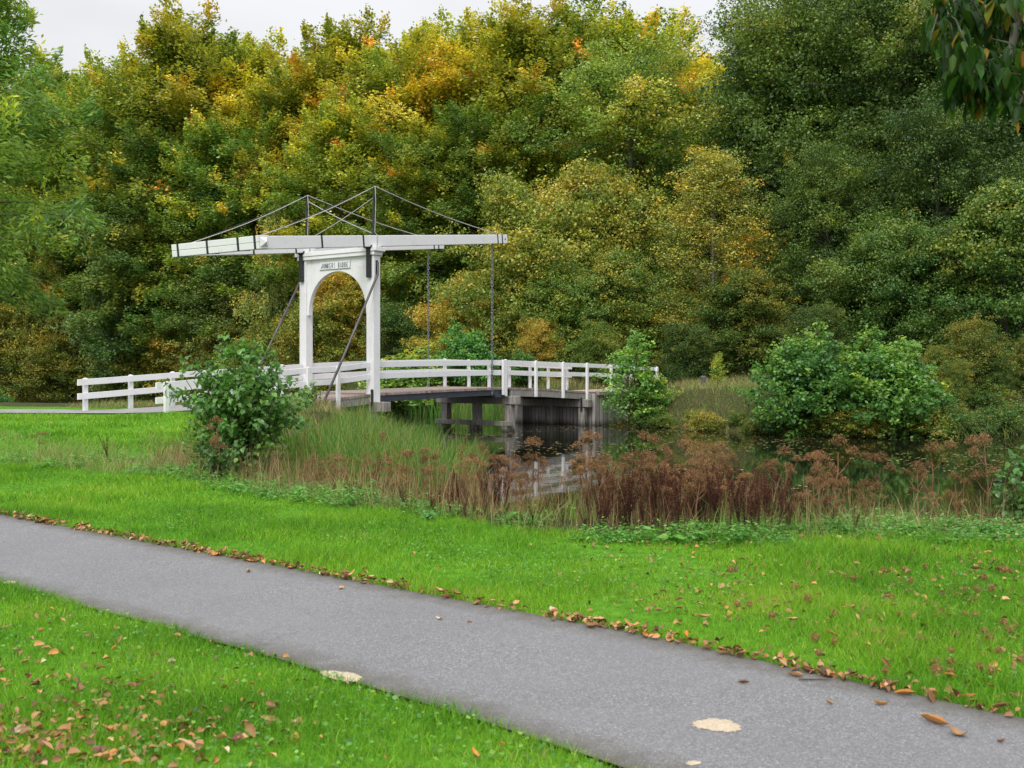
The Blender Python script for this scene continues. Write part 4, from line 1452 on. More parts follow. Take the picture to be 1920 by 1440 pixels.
gp, gh, gw, gl, gc = [], [], [], [], []
for (x0, x1, y0, y1, dens, wd, hh) in ((-5, 6, 4.2, 8.6, 6200, .0042, .062), (-9, 7, 8.6, 13, 3300, .0062, .07), (-12, 6, 13, 19, 1500, .010, .08), (-20, 0, 19, 33, 520, .018, .085)):
    n = int((x1 - x0) * (y1 - y0) * dens)
    x, y = scatter(n, x0, x1, y0, y1)
    lim = interp_line(BELT, x)
    inner = y < lim + R.normal(0, .22, n)
    left = (y > 19) & (y < np.interp(x, [-40, -13, -9, -7, -5], [27.2, 27.4, 28.3, 27, 24])) & (y > lim + 3.2 + 1.2 * wob(x, y, 51, .8)) & (x < -4.2)
    far_side = y > interp_line(pf, x) - .015
    near_side = y < interp_line(pn, x) + .02
    keep = in_view(x, y) & ((inner & (far_side | near_side)) | left)
    tuft = wob(x, y, 60, 1.7) + .7 * wob(x, y, 61, 6)
    keep &= R.uniform(size=n) < np.clip(.78 + .5 * tuft, .25, 1)
    x, y, tuft = x[keep], y[keep], tuft[keep]
    m = len(x)
    h = hh * np.clip(1 + .9 * tuft, .4, 2.3) * R.uniform(.55, 1.35, m)
    z = np.where((y < interp_line(BELT, x)), np.maximum(height(x, y), -.02), height(x, y)) - .005
    gp.append(np.stack([x, y, z], 1)); gh.append(h); gw.append(np.full(m, wd) * R.uniform(.7, 1.4, m))
    gl.append(R.uniform(.15, 1.0, m))
    gc.append(np.clip(.40 + .42 * wob(x, y, 63, .9) + .26 * wob(x, y, 64, 4) + R.normal(0, .14, m) + (R.uniform(size=m) < .035) * .45, 0, 1))
gp, gh, gw, gl, gc = (np.concatenate(a) for a in (gp, gh, gw, gl, gc))
V, qs, tr = blades(gp, gh, gw, gl, R.uniform(0, 6.283, len(gp)))
me = np_mesh('lawn_grass', V, qs + [tr], {'c': np.tile(gc, 2), 'v': np.tile(R.uniform(.15, 1, len(gp)), 2)}, M['grass'])
tag(link('lawn_grass', me), 'short bright green mown grass on both sides of the path', 'grass', kind='stuff')
print('grass blades', len(gp))

# clover and small broad weeds in the lawn
x, y = scatter(34000, -9, 7, 4.2, 13)
pt = wob(x, y, 70, 1.3) + .5 * wob(x, y, 71, 3.5)
keep = in_view(x, y) & (y < interp_line(BELT, x)) & ((y > interp_line(pf, x) + .06) | (y < interp_line(pn, x) - .05)) & (pt > .12 - .25 * (y < interp_line(pn, x)) - .1 * (x > 2.5))
x, y = x[keep], y[keep]
n = len(x)
P = np.stack([x, y, R.uniform(.02, .055, n)], 1)
L = R.uniform(.016, .034, n)
V, Fq = leaf_quads(P, unit(np.array([0, 0, 1.0]) + R.normal(0, .35, (n, 3))), R.normal(0, 1, (n, 3)) * np.array([1, 1, .2]), L, L * .85)
me = np_mesh('clover', V, [Fq], {'c': np.clip(R.normal(.45, .25, n), 0, 1), 'v': R.uniform(0, .8, n)}, M['weed'])
tag(link('clover', me), 'tiny round clover leaves among the mown grass', 'clover', kind='stuff')

# ------------------------------------------------------------------ rough belt between the lawn and the water
def belt_points(n, x0, x1, a, b):
    x = R.uniform(x0, x1, n)
    y = interp_line(BELT, x) + R.uniform(a, b, n)
    return x, y


# nettles and other low leafy weeds
P, N, D, L, C = [], [], [], [], []
x, y = belt_points(2300, -9, 7.5, -.45, .7)
x2, y2 = belt_points(1100, .2, 7.5, -.3, 2.2)
x3, y3 = belt_points(500, -8, -2.2, .3, 2.2)
x, y = np.concatenate([x, x2, x3]), np.concatenate([y, y2, y3])
kk = wob(x, y, 82, 1.1) + .6 * wob(x, y, 83, 3.1) > -.08
x, y = x[kk], y[kk]
hmax = np.clip(.11 + .12 * wob(x, y, 80, 1.6) + R.normal(0, .05, len(x)), .04, .42)
for i in range(len(x)):
    m = 15
    hz = R.uniform(.15, 1, m) * hmax[i]
    a = R.uniform(0, 6.28, m)
    rr = R.uniform(.015, .08, m)
    z0 = float(height(x[i], y[i])) if i % 1 == 0 else 0
    P.append(np.stack([x[i] + np.cos(a) * rr, y[i] + np.sin(a) * rr, z0 + hz], 1))
    D.append(np.stack([np.cos(a), np.sin(a), R.uniform(-.5, .3, m)], 1))
    N.append(np.array([0, 0, 1.0]) + R.normal(0, .3, (m, 3)))
    big = R.uniform() < .05
    L.append(R.uniform(.022, .06, m) * (2.6 if big else 1))
    C.append(np.clip(R.normal(.35 + .25 * wob(x[i:i + 1], y[i:i + 1], 81, 2.0)[0], .12, m), 0, 1))
P, N, D, L, C = (np.concatenate(a) for a in (P, N, D, L, C))
V, Fq = leaf_quads(P, unit(N), D, L, L * .5)
me = np_mesh('nettles', V, [Fq], {'c': C, 'v': R.uniform(.2, 1, len(P))}, M['weed'])
tag(link('nettles', me), 'fresh green nettles and low weeds along the edge of the mown grass', 'nettles', kind='stuff')


def blade_mass(name, label, cat, pts, H, Wd, lean, C, mat, segs=3, bend=.8):
    V, qs, tr = blades(pts, H, Wd, lean, R.uniform(0, 6.283, len(pts)), bend, segs)
    me = np_mesh(name, V, qs + [tr], {'c': np.tile(np.clip(C, 0, 1), segs), 'v': np.tile(R.uniform(.1, 1, len(pts)), segs)}, M[mat])
    return tag(link(name, me), label, cat, kind='stuff')


def ground_pts(x, y, dz=-.03):
    return np.stack([x, y, height(x, y) + dz], 1)


# dry and green rough grass in the belt, on the slope and on the far bank
x, y = belt_points(21000, -9, 7.5, -.3, 5.0)
dn = seg_dist(x, y, NEAR_SHORE)
k = (wob(x, y, 90, 1.3) + .5 * wob(x, y, 91, 4) > -.12) & ~(inside(x, y, POLY) & (dn > .25)) & (seg_dist(x, y, [bw(-8, 1.6), bw(12, 1.6)]) > 2.2)
x, y = x[k], y[k]
n = len(x)
blade_mass('rough_grass', 'long rough grass, partly dried to straw, between the lawn and the water', 'grass', ground_pts(x, y), R.uniform(.10, .42, n) * np.clip(1 + .8 * wob(x, y, 92, 1.1), .4, 1.6),
           R.uniform(.004, .009, n), R.uniform(.2, 1.1, n), .30 + .5 * wob(x, y, 93, .9) + R.normal(0, .25, n), 'straw')
x = R.uniform(-20, -4.2, 9000)
y = interp_line(BELT, x) + R.uniform(0, 3.6, 9000)
k = in_view(x, y)
x, y = x[k], y[k]
n = len(x)
blade_mass('rough_grass', 'rough grass strip crossing the lawn left of the large shrub', 'grass', ground_pts(x, y), R.uniform(.10, .32, n), R.uniform(.006, .012, n), R.uniform(.3, 1.2, n), .22 + .35 * wob(x, y, 95, 1.2) + R.normal(0, .2, n), 'straw')
x, y = belt_points(14000, -6, 7.5, .25, 3.8)
k = (wob(x, y, 94, 1.0) > -.45) & (seg_dist(x, y, [bw(-8, 1.6), bw(12, 1.6)]) > 2.2)
x, y = x[k], y[k]
k = (R.uniform(size=len(x)) < np.where((x / y * F + 960 > 925) & (x / y * F + 960 < 1125), .3, np.where(x / y * F + 960 > 1480, .22, np.where(x / y * F + 960 < 830, .45, .8))))
x, y = x[k], y[k]
n = len(x)
blade_mass('dry_stems', 'thin brown and straw dry stems standing in the thicket above the water', 'dry stems', ground_pts(x, y), R.uniform(.2, .78, n), R.uniform(.004, .008, n), R.uniform(.05, .5, n), R.uniform(.6, 1.0, n), 'straw', 3, 1.0)
# bank beside the bridge
x, y = scatter(30000, -14, -2, 24, 41)
dn = seg_dist(x, y, NEAR_SHORE)
tt = (x - BO[0]) * BU[0] + (y - BO[1]) * BU[1]
ss = (x - BO[0]) * BV[0] + (y - BO[1]) * BV[1]
k = ~(inside(x, y, POLY) & (dn > .6)) & ~((np.abs(ss - W_ / 2) < W_ / 2 + .05) & (tt > -12)) & (seg_dist(x, y, smooth_line(c, 40)) > 0) & ((dn < 6) | (y > 31)) & ~((ss > 1) & (tt < -8)) & (y > np.interp(x, [-14, -11, -8, -6], [31, 30, 28.2, 24])) & (np.abs(y - 28.8) + (x > -10) > 1.5)
x, y = x[k], y[k]
n = len(x)
blade_mass('bank_grass', 'tall dry grass and weeds on the bank beside the approach deck', 'grass', ground_pts(x, y), R.uniform(.15, .6, n) * np.where(ss[k] > 1, .5, 1.0), R.uniform(.008, .016, n), R.uniform(.2, 1, n), .52 + .4 * wob(x, y, 97, .7) + R.normal(0, .25, n), 'straw')
# far bank
x, y = scatter(60000, -8, 34, 38, 62)
df = seg_dist(x, y, FAR_SHORE)
tt = (x - BO[0]) * BU[0] + (y - BO[1]) * BU[1]
ss = (x - BO[0]) * BV[0] + (y - BO[1]) * BV[1]
k = ~inside(x, y, POLY) & (df < 13) & (x < 13.5 + R.normal(0, .5, len(x))) & ~((np.abs(ss - W_ / 2) < 1.5) & (tt < T_AB + 16) & (tt > T_AB - 1))
x, y, df = x[k], y[k], df[k]
n = len(x)
blade_mass('bank_grass', 'straw-coloured dry grass on top of the far bank', 'grass', ground_pts(x, y), R.uniform(.15, .5, n) * np.clip(1 + .5 * wob(x, y, 99, .6), .5, 1.5), R.uniform(.012, .022, n), R.uniform(.2, 1, n),
           .42 + .38 * wob(x, y, 100, .5) + R.normal(0, .2, n), 'straw')
# reeds
x = np.concatenate([R.uniform(-4.3, -.7, 9500), R.uniform(-4.6, -2.4, 2200)])
y = np.concatenate([R.uniform(13.6, 29, 9500), R.uniform(28, 36, 2200)])
dn = seg_dist(x, y, NEAR_SHORE)
k = ((dn < 1.7) | ((dn < 3.4) & (x < -.8) & (R.uniform(size=len(x)) < .55))) & (wob(x, y, 103, 1.5) > -.4)
x, y = x[k], y[k]
n = len(x)
blade_mass('reeds', 'tall green reeds with brown tips at the water edge in front of the bridge', 'reeds', np.stack([x, y, np.maximum(height(x, y), WATER - .3)], 1), R.uniform(.65, 1.35, n), R.uniform(.010, .02, n), R.uniform(.05, .6, n),
           .36 + .3 * wob(x, y, 104, .9) + R.normal(0, .27, n), 'reed', 4, 1.2)
x, y = scatter(9000, -12, 4, 44, 72)
df = seg_dist(x, y, FAR_SHORE)
k = (df < 1.9) & ((x - BO[0]) * BU[0] + (y - BO[1]) * BU[1] > T_AB - 14) & (x < -.5)
x, y = x[k], y[k]
n = len(x)
blade_mass('reeds', 'green reeds on the far shore seen beneath the lifting deck', 'reeds', np.stack([x, y, np.maximum(height(x, y), WATER - .3)], 1), R.uniform(1.0, 2.1, n), R.uniform(.02, .04, n), R.uniform(.05, .45, n),
           .28 + .3 * wob(x, y, 105, .9) + R.normal(0, .2, n), 'reed', 4, 1.2)
x, y = scatter(1500, 16, 26, 37, 46)
df = seg_dist(x, y, FAR_SHORE)
k = df < 1.2
x, y = x[k], y[k]
n = len(x)
blade_mass('sedge', 'brown and green sedge at the waterline below the right-hand wood', 'sedge', np.stack([x, y, np.maximum(height(x, y), WATER - .2)], 1), R.uniform(.5, 1.3, n), R.uniform(.015, .03, n), R.uniform(.3, 1.1, n), R.uniform(.3, 1, n), 'reed', 4, 1.0)
x, y = belt_points(1400, 1.0, 7.5, 1.5, 4.6)
n = len(x)
blade_mass('sedge', 'bluish green sedge tufts at the near waterline on the right', 'sedge', ground_pts(x, y), R.uniform(.3, .75, n), R.uniform(.006, .011, n), R.uniform(.2, .8, n), R.normal(.18, .15, n), 'reed', 4, 1.0)

# floating leaves on the water
x, y = scatter(8000, -3, 24, 16, 47)
k = inside(x, y, POLY) & (seg_dist(x, y, POLY, True) > .25) & (wob(x, y, 110, .5) + .6 * wob(x, y, 111, 1.7) + .016 * (y - 28) > .12)
x, y = x[k], y[k]
n = len(x)
P = np.stack([x, y, np.full(n, WATER + .006)], 1)
L = R.uniform(.05, .16, n)
V, Fq = leaf_quads(P, np.tile([0, 0, 1.0], (n, 1)), R.normal(0, 1, (n, 3)) * np.array([1, 1, 0.0]), L, L * .7, 0.02)
me = np_mesh('floating_leaves', V, [Fq], {'c': R.uniform(0, 1, n), 'v': R.uniform(.2, 1, n)}, M['float'])
tag(link('floating_leaves', me), 'small pale leaves floating on the dark water', 'leaves', kind='stuff')

# ------------------------------------------------------------------ dead umbel plants and docks, one by one
def umbel_kind(seed, H=1.0):
    r = np.random.default_rng(seed)
    stem = MB()
    heads = []
    q = np.linspace(0, 1, 6)
    st = np.stack([np.cumsum(r.normal(0, .016, 6)), np.cumsum(r.normal(0, .016, 6)), q * H * .9], 1)
    st[0] = (0, 0, -.05)
    tube_np(stem, st, .011, .006, 6)
    tips = [(st[-1], st[-1] + np.array([0, 0, H * .06]), .10)]
    for b in range(r.integers(3, 6)):
        k = r.uniform(.45, .92)
        p = np.array([np.interp(k, q, st[:, j]) for j in range(3)])
        a = r.uniform(0, 6.28)
        l = H * r.uniform(.14, .30)
        e = p + np.array([math.cos(a) * l * .6, math.sin(a) * l * .6, l * .85])
        tube_np(stem, np.stack([p, (p + e) / 2 + np.array([0, 0, -.015]), e]), .006, .003, 5)
        tips.append((p, e, r.uniform(.06, .09)))
    for (p, e, rad) in tips:
        m = 16
        ray = MB()
        V_, Q_, C_ = [], [], []
        o = 0
        for i in range(m):
            a = i * 2.4
            rr = rad * math.sqrt((i + .5) / m)
            t = e + np.array([math.cos(a) * rr, math.sin(a) * rr, rad * .95 * (1 - (rr / rad) ** 2) + .03])
            ray.tube([tuple(e), tuple(t)], [.0016, .001], 3, False)
            nb = 20
            P_ = t + unit(r.normal(0, 1, (nb, 3))) * np.array([1, 1, .8]) * rad * .27
            N_ = unit(r.normal(0, 1, (nb, 3)))
            D_ = unit(r.normal(0, 1, (nb, 3)))
            s_ = r.uniform(.008, .016, nb)
            v, f = leaf_quads(P_, N_, D_, s_, s_ * .7)
            V_.append(v); Q_.append(f + o); o += len(v)
            C_.append(np.clip(r.normal(.5, .22, nb), 0, 1))
        n0 = o
        V_ = np.concatenate(V_ + [np.array(ray.v)])
        Q_ = np.concatenate(Q_ + [np.array(ray.f) + n0])
        cc = np.concatenate(C_ + [np.full(len(ray.f), .3)])
        heads.append(np_mesh('seed_head', V_, [Q_], {'c': cc, 'v': r.uniform(0, 1, len(cc))}, M['umbel']))
    return mesh_of(stem, 'stem', M['deadstem']), heads


def dock_kind(seed, H=1.0):
    r = np.random.default_rng(seed)
    stem = MB()
    V_, Q_, C_ = [], [], []
    o = 0
    for s in range(r.integers(5, 9)):
        a = r.uniform(0, 6.28)
        h = H * r.uniform(.6, 1.0) * (1 if s else 1.0)
        k0 = 0 if s == 0 else r.uniform(.2, .5)
        b0 = np.array([0, 0, k0 * H * .6])
        out = r.uniform(.05, .2) * H * (0.3 if s == 0 else 1)
        q = np.linspace(0, 1, 5)
        st = b0 + np.stack([math.cos(a) * out * q, math.sin(a) * out * q, (h - b0[2]) * q], 1)
        tube_np(stem, st, .006, .002, 5)
        nb = 170
        t_ = r.uniform(.3, 1, nb)
        P_ = np.stack([np.interp(t_, q, st[:, j]) for j in range(3)], 1) + r.normal(0, .015, (nb, 3))
        s_ = r.uniform(.009, .019, nb)
        v, f = leaf_quads(P_, unit(r.normal(0, 1, (nb, 3))), r.normal(0, 1, (nb, 3)), s_, s_ * .7)
        V_.append(v); Q_.append(f + o); o += len(v)
        C_.append(np.clip(r.normal(.42, .2, nb), 0, 1))
    cc = np.concatenate(C_)
    stem.tube([(0, 0, -.05), (0, 0, H * .5)], [.009, .006], 6, False)
    return mesh_of(stem, 'stem', M['darkstem']), [np_mesh('seed_spikes', np.concatenate(V_), [np.concatenate(Q_)], {'c': cc, 'v': r.uniform(0, 1, len(cc))}, M['dock'])]


UK = [umbel_kind(s) for s in (201, 202, 203, 204)]
DKK = [dock_kind(s) for s in (211, 212, 213)]


def put_plant(kind, x, y, H, name, label, cat, group, lean=0.0, shift=0.0, bright=1.0):
    st, heads = kind
    root = empty(name, (x, y, float(height(x, y)) - .02), R.uniform(0, 6.28), (.75 * H + .25, .75 * H + .25, H))
    root.rotation_euler = (R.normal(0, .07) + lean, R.normal(0, .07), R.uniform(0, 6.28))
    tag(root, label, cat, group)
    link('stem', st, root)
    for h in heads:
        o = link(h.name.split('.')[0], h, root)
        o.color = (.5 + shift, .5 * bright, 0, 1)
    return root


UG = 'dead umbel plants along the near bank'
spec = [(410, 788, 15.4, 'dead umbel plant with pinkish-brown heads leaning against the large shrub'),
        (395, 820, 15.8, 'smaller dead umbel plant low in front of the large shrub'),
        (1015, 828, 13.6, 'dead umbel plant with a broad flat cluster of heads, nearest the pier reflection'),
        (1104, 820, 13.2, 'tall single dead umbel with a round head in front of the abutment'),
        (860, 840, 14.0, 'dead umbel plant at the right edge of the green reeds'),
        (905, 838, 13.8, 'pale brown dead umbel just left of the pier reflection'),
        (1222, 826, 13.4, 'dead umbel plant whose heads rise highest above the dark red docks'),
        (1275, 832, 13.2, 'bushy dead umbel plant right of the highest heads over the docks'),
        (1568, 828, 13.0, 'tall dead umbel with stacked heads standing alone right of the docks'),
        (1545, 880, 12.6, 'dead umbel with an orange stem in front of the tall lone one'),
        (1742, 840, 13.2, 'dead umbel leaning over the water left of the right-edge shrub'),
        (1850, 826, 13.0, 'tallest dead umbel by the shrub at the right edge'),
        (1800, 892, 12.6, 'low dead umbel below the tallest one at the right'),
        (1480, 848, 13.0, 'dead umbel at the right end of the dark red docks'),
        (728, 822, 15.6, 'pale dead umbel among the green reeds below the gate'),
        (625, 858, 14.6, 'dead umbel plant at the left of the reeds'),
        (582, 900, 14.2, 'low dead umbel right of the large shrub'),
        (1065, 885, 12.8, 'dead umbel low beside the white reflection of the railing'),
        (1655, 930, 12.0, 'short dead umbel with one small head between two taller groups'),
        (76, 812, 19.0, 'small dead umbel standing in the lawn strip near the left edge')]
for i, (px, py, d, lab) in enumerate(spec):
    x = gx(px, d)
    H = max(.35, zat(py, d) - float(height(x, d)))
    put_plant(UK[i % 4], x, d, H, 'dead_umbel', lab, 'dead plant', UG)
for i in range(120):
    px = R.choice([R.uniform(800, 1000), R.normal(1270, 95), R.uniform(1120, 1440), R.uniform(1500, 1900), R.uniform(560, 810)], p=[.22, .28, .2, .06, .24])
    d = 12.0
    for _ in range(3):
        d = float(interp_line(BELT, gx(px, d))) + .4
    d += 3.0 * R.uniform()
    x = gx(px, d)
    H = max(.3, zat(R.uniform(838, 925), d) - float(height(x, d)))
    put_plant(UK[i % 4], x, d, H, 'dead_umbel', 'dead brown umbel plant mixed into the thicket of dry stems on the near bank', 'dead plant', UG, 0, R.normal(0, .1), R.uniform(.7, 1.15))
DG = 'dark red dead docks on the near bank'
for i in range(240):
    px = R.choice([R.normal(1285, 130), R.uniform(1090, 1500), R.uniform(830, 960), R.uniform(960, 1120), R.uniform(1480, 1900), R.uniform(590, 830)], p=[.36, .32, .14, .03, .05, .10])
    d = 12.0
    for _ in range(3):
        d = float(interp_line(BELT, gx(px, d))) + .15
    d += 2.7 * R.uniform() ** 1.2
    x = gx(px, d)
    H = max(.3, zat(R.uniform(845, 935) if 1100 < px < 1490 or 830 < px < 960 else R.uniform(905, 965), d) - float(height(x, d)))
    put_plant(DKK[i % 3], x, d, H, 'dead_dock', 'dark reddish-brown dead dock plant in the thicket of dry stems on the near bank', 'dead plant', DG, 0, R.normal(0, .12), R.uniform(.7, 1.2))
put_plant(DKK[0], gx(203, 18.6), 18.6, .62, 'dead_dock', 'dark dead dock standing alone in the grass left of the large shrub', 'dead plant', None)
put_plant(DKK[1], gx(300, 18.2), 18.2, .35, 'dead_dock', 'small brown dead dock between the lone dark one and the large shrub', 'dead plant', None)

# ------------------------------------------------------------------ fallen leaves, burrs, sand, post
def litter_kind(seed, L, Wd, lobes, curl, roll):
    r = np.random.default_rng(seed)
    nu, nv = 9, 5
    u = np.linspace(0, 1, nu)
    wprof = np.sin(np.pi * np.clip(u, .02, .98)) ** .8 * (1 + lobes * np.cos(u * 6 * np.pi)) * Wd / 2
    v = np.linspace(-1, 1, nv)
    X = (u - .5)[:, None] * L * np.ones(nv)[None]
    Yr = wprof[:, None] * v[None]
    Zr = np.abs(v)[None] ** 1.5 * roll * wprof[:, None] * 1.2 + curl * L * ((u - .45) ** 2)[:, None] * 1.6 + r.normal(0, .0022, (nu, nv))
    V = np.stack([X, Yr * (1 - .25 * roll), Zr], -1).reshape(-1, 3)
    V[:, 2] -= V[:, 2].min() - .001
    i2 = np.arange(nu * nv).reshape(nu, nv)
    q = np.stack([i2[:-1, :-1].ravel(), i2[1:, :-1].ravel(), i2[1:, 1:].ravel(), i2[:-1, 1:].ravel()], 1)
    return np_mesh('fallen_leaf', V, [q], None, M['litter'], True)


LK = [litter_kind(301, .125, .075, .22, .45, .5), litter_kind(302, .15, .05, 0, .5, .9), litter_kind(303, .075, .045, 0, .3, .6), litter_kind(304, .11, .065, .18, .9, .3), litter_kind(305, .17, .055, .05, .25, 1.1)]


def put_leaf(x, y, z, label, group, k=1.0, kind=None, tilt=.25):
    o = link('fallen_leaf', LK[R.integers(0, 5) if kind is None else kind])
    o.location = (x, y, z)
    o.rotation_euler = (R.normal(0, tilt), R.normal(0, tilt), R.uniform(0, 6.28))
    o.scale = (k, k, k)
    return tag(o, label, 'leaf', group)


n_e = 0
while n_e < 165:
    u = R.uniform(0, 1)
    px = R.uniform(-10, 1930)
    i = R.integers(0, len(pf))
    x = R.uniform(-6.2, 2.7)
    y = float(interp_line(pf, x))
    if not in_view(np.array([x]), np.array([y]))[0] or wob(np.array([x]), np.array([y]), 120, 2.2)[0] < -.25:
        continue
    off = abs(R.normal(0, .045)) * (1 if R.uniform() < .55 else -1)
    put_leaf(x, y + off, .012 + (.025 if off > 0 else 0), 'curled brown autumn leaf lying along the far edge of the path', 'leaves along the path edge', R.uniform(.36, .78))
    n_e += 1
for (px, py, k, lab) in ((466, 1074, .6, 'tan leaf on the path near its far edge, upper left of the frame'), (640, 1106, .5, 'small pale leaf on the path below the leafy edge'), (825, 1163, .55, 'orange-tan leaf on the path left of another tan leaf'),
                         (880, 1169, .5, 'tan leaf on the path right of the orange-tan one'), (1492, 1272, .7, 'tan leaf lying on the path close to a twig'), (1751, 1360, .95, 'bright orange leaf on the path near the lower right'),
                         (1797, 1382, .85, 'tan curled leaf on the path just below the bright orange one'), (1394, 1284, .4, 'small cream leaf on the path above the sand patch'), (1650, 1325, .6, 'reddish torn leaf on the path left of the bright orange one'),
                         (1556, 1322, .35, 'tiny green leaf piece on the path right of the sand patch'), (1877, 1395, .4, 'small brown leaf on the path close to the right edge')):
    d = EYE * F / (py - HY)
    put_leaf(gx(px, d), d, .009, lab, 'leaves lying on the path', k, None, .1)
cnt = 0
while cnt < 62:
    px, py = R.uniform(-5, 900), R.uniform(1130, 1445)
    d = EYE * F / (py - HY)
    x = gx(px, d)
    pr = np.clip(1.15 - px / 520, .05, 1) * np.clip((py - 1100) / 260, .1, 1)
    if d > float(interp_line(pn, x)) - .08 or R.uniform() > pr:
        continue
    put_leaf(x, d, R.uniform(.012, .04), 'brown dry leaf lying in the grass in the lower left corner', 'leaves in the near lawn', R.uniform(.3, .7), None, .5)
    cnt += 1
cnt = 0
while cnt < 62:
    px, py = R.uniform(1000, 1930), R.uniform(1015, 1340)
    d = EYE * F / (py - HY)
    x = gx(px, d)
    if d < float(interp_line(pf, x)) + .1 or R.uniform() > np.clip((px - 1000) / 800, .08, 1):
        continue
    put_leaf(x, d, R.uniform(.012, .045), 'brown dry chestnut leaf lying in the grass right of the path', 'leaves in the right lawn', R.uniform(.35, .75), int(R.choice([1, 4, 0, 3])), .4)
    cnt += 1
# the many smaller leaves behind them
px, py = R.uniform(-10, 1930, 9000), R.uniform(1005, 1445, 9000)
d = EYE * F / (py - HY)
x = gx(px, d)
far = d > interp_line(pf, x) + .05
near = d < interp_line(pn, x) - .05
pr = np.where(far, np.clip((px - 950) / 750, .015, 1) * np.clip((1300 - py) / 200, .3, 1) * .95, np.where(near, np.clip(1.1 - px / 600, .03, 1) * np.clip((py - 1150) / 200, .2, 1.2) * .5, 0))
pr = pr * np.clip(.75 + .8 * (wob(x, d, 130, 2.2) + .5 * wob(x, d, 131, 6)), .15, 1.4)
edge = np.abs(d - interp_line(pf, x)) < .05
pr = np.where(edge, .9, pr)
k = R.uniform(size=9000) < pr
x, d = x[k], d[k]
xe = R.uniform(-6.3, 2.7, 900)
xe = xe[wob(xe, xe * 0, 133, 3.0) > -.3]
x, d = np.concatenate([x, xe]), np.concatenate([d, interp_line(pf, xe) + R.normal(.01, .03, len(xe))])
n = len(x)
L = R.uniform(.022, .065, n)
V, qd, tr = big_leaves(np.stack([x, d, R.uniform(.012, .05, n)], 1), unit(np.array([0, 0, 1.0]) + R.normal(0, .5, (n, 3))), R.normal(0, 1, (n, 3)) * np.array([1, 1, .3]), L, L * .6, .3, .3)
mm = leaf_mat('leaf_litter', [(0, (.09, .04, .022)), (.35, (.22, .10, .045)), (.65, (.36, .19, .085)), (.87, (.45, .20, .05)), (1, (.5, .38, .25))], trans=.1, tint=False)
me = np_mesh('leaf_litter', V, [qd, tr], {'c': np.tile(R.uniform(0, 1, n), 4), 'v': np.tile(R.uniform(.2, 1, n), 4)}, mm)
tag(link('leaf_litter', me), 'small scraps of brown leaf sprinkled through the grass', 'leaves', kind='stuff')


def burr_mesh():
    r = np.random.default_rng(400)
    P = unit(r.normal(0, 1, (420, 3)))
    m = MB()
    V_, T_ = [], []
    for i, p in enumerate(P):
        s = unit(np.cross(p, r.normal(0, 1, 3)))
        t = p * .032 + r.normal(0, .004, 3)
        b = p * .019
        V_ += [b + s * .0022, b - s * .0022, t]
        T_.append((3 * i, 3 * i + 1, 3 * i + 2))
    n0 = len(V_)
    nu, nv = 10, 6
    for j in range(nv + 1):
        for i in range(nu):
            a, b = 2 * math.pi * i / nu, math.pi * j / nv
            V_.append(np.array([math.cos(a) * math.sin(b), math.sin(a) * math.sin(b), math.cos(b)]) * .021)
    Qd = [(n0 + j * nu + i, n0 + j * nu + (i + 1) % nu, n0 + (j + 1) * nu + (i + 1) % nu, n0 + (j + 1) * nu + i) for j in range(nv) for i in range(nu)]
    return np_mesh('chestnut_burr', np.array(V_), [np.array(T_), np.array(Qd)], None, M['burr'])


bm_ = burr_mesh()
cnt = 0
while cnt < 46:
    px, py = R.uniform(1250, 1925), R.uniform(1060, 1280)
    d = EYE * F / (py - HY)
    x = gx(px, d)
    if d < float(interp_line(pf, x)) + .12 or R.uniform() > np.clip((px - 1200) / 600, .1, 1):
        continue
    o = link('chestnut_burr', bm_)
    o.location = (x, d, .045)
    o.rotation_euler = (R.uniform(0, 6), R.uniform(0, 6), R.uniform(0, 6))
    k = R.uniform(.7, 1.15)
    o.scale = (k, k, k * .8)
    tag(o, 'spiky brown chestnut burr lying in the grass right of the path', 'burr', 'chestnut burrs in the right lawn')
    cnt += 1


def sand_patch(px, py, rx, ry, rot, label, seed):
    d = EYE * F / (py - HY)
    x = gx(px, d)
    r = np.random.default_rng(seed)
    n = 72
    a = np.linspace(0, 2 * math.pi, n, endpoint=False)
    rad = 1 + .10 * np.sin(2 * a + r.uniform(0, 6)) + .07 * np.sin(3 * a + r.uniform(0, 6)) + .045 * np.sin(7 * a + r.uniform(0, 6)) + .03 * r.normal(size=n)
    ex, ey = np.cos(a) * rad * rx, np.sin(a) * rad * ry
    c_, s_ = math.cos(rot), math.sin(rot)
    V = [(0, 0, .008)]
    for k, z in ((.5, .005), (.8, .003), (1.12, .001)):
        V += [(k * (ex[i] * c_ - ey[i] * s_), k * (ex[i] * s_ + ey[i] * c_), z) for i in range(n)]
    Qd = [(1 + j * n + i, 1 + (j + 1) * n + i, 1 + (j + 1) * n + (i + 1) % n, 1 + j * n + (i + 1) % n) for j in range(2) for i in range(n)]
    Tr = [(0, 1 + i, 1 + (i + 1) % n) for i in range(n)]
    me = np_mesh('sand_patch', np.array(V), [np.array(Qd), np.array(Tr)], None, M['sand'], True)
    at = me.attributes.new('edge', 'FLOAT', 'POINT')
    at.data.foreach_set('value', np.array([0] + [.35] * n + [.62] * n + [1.25] * n, np.float32))
    o = link('sand_patch', me)
    o.location = (x, d, .0065)
    return tag(o, label, 'sand patch')


sand_patch(1345, 1363, .115, .10, .2, 'pale oval sand patch in the middle of the path', 500)
sand_patch(640, 1270, .155, .075, -.75, 'elongated pale sand patch on the near edge of the path', 501)
sand_patch(1301, 1434, .035, .028, .2, 'tiny pale sand spot on the path at the lower frame edge', 502)
sand_patch(18, 1094, .07, .05, -.75, 'small pale sand spot on the near path edge at the far left', 503)

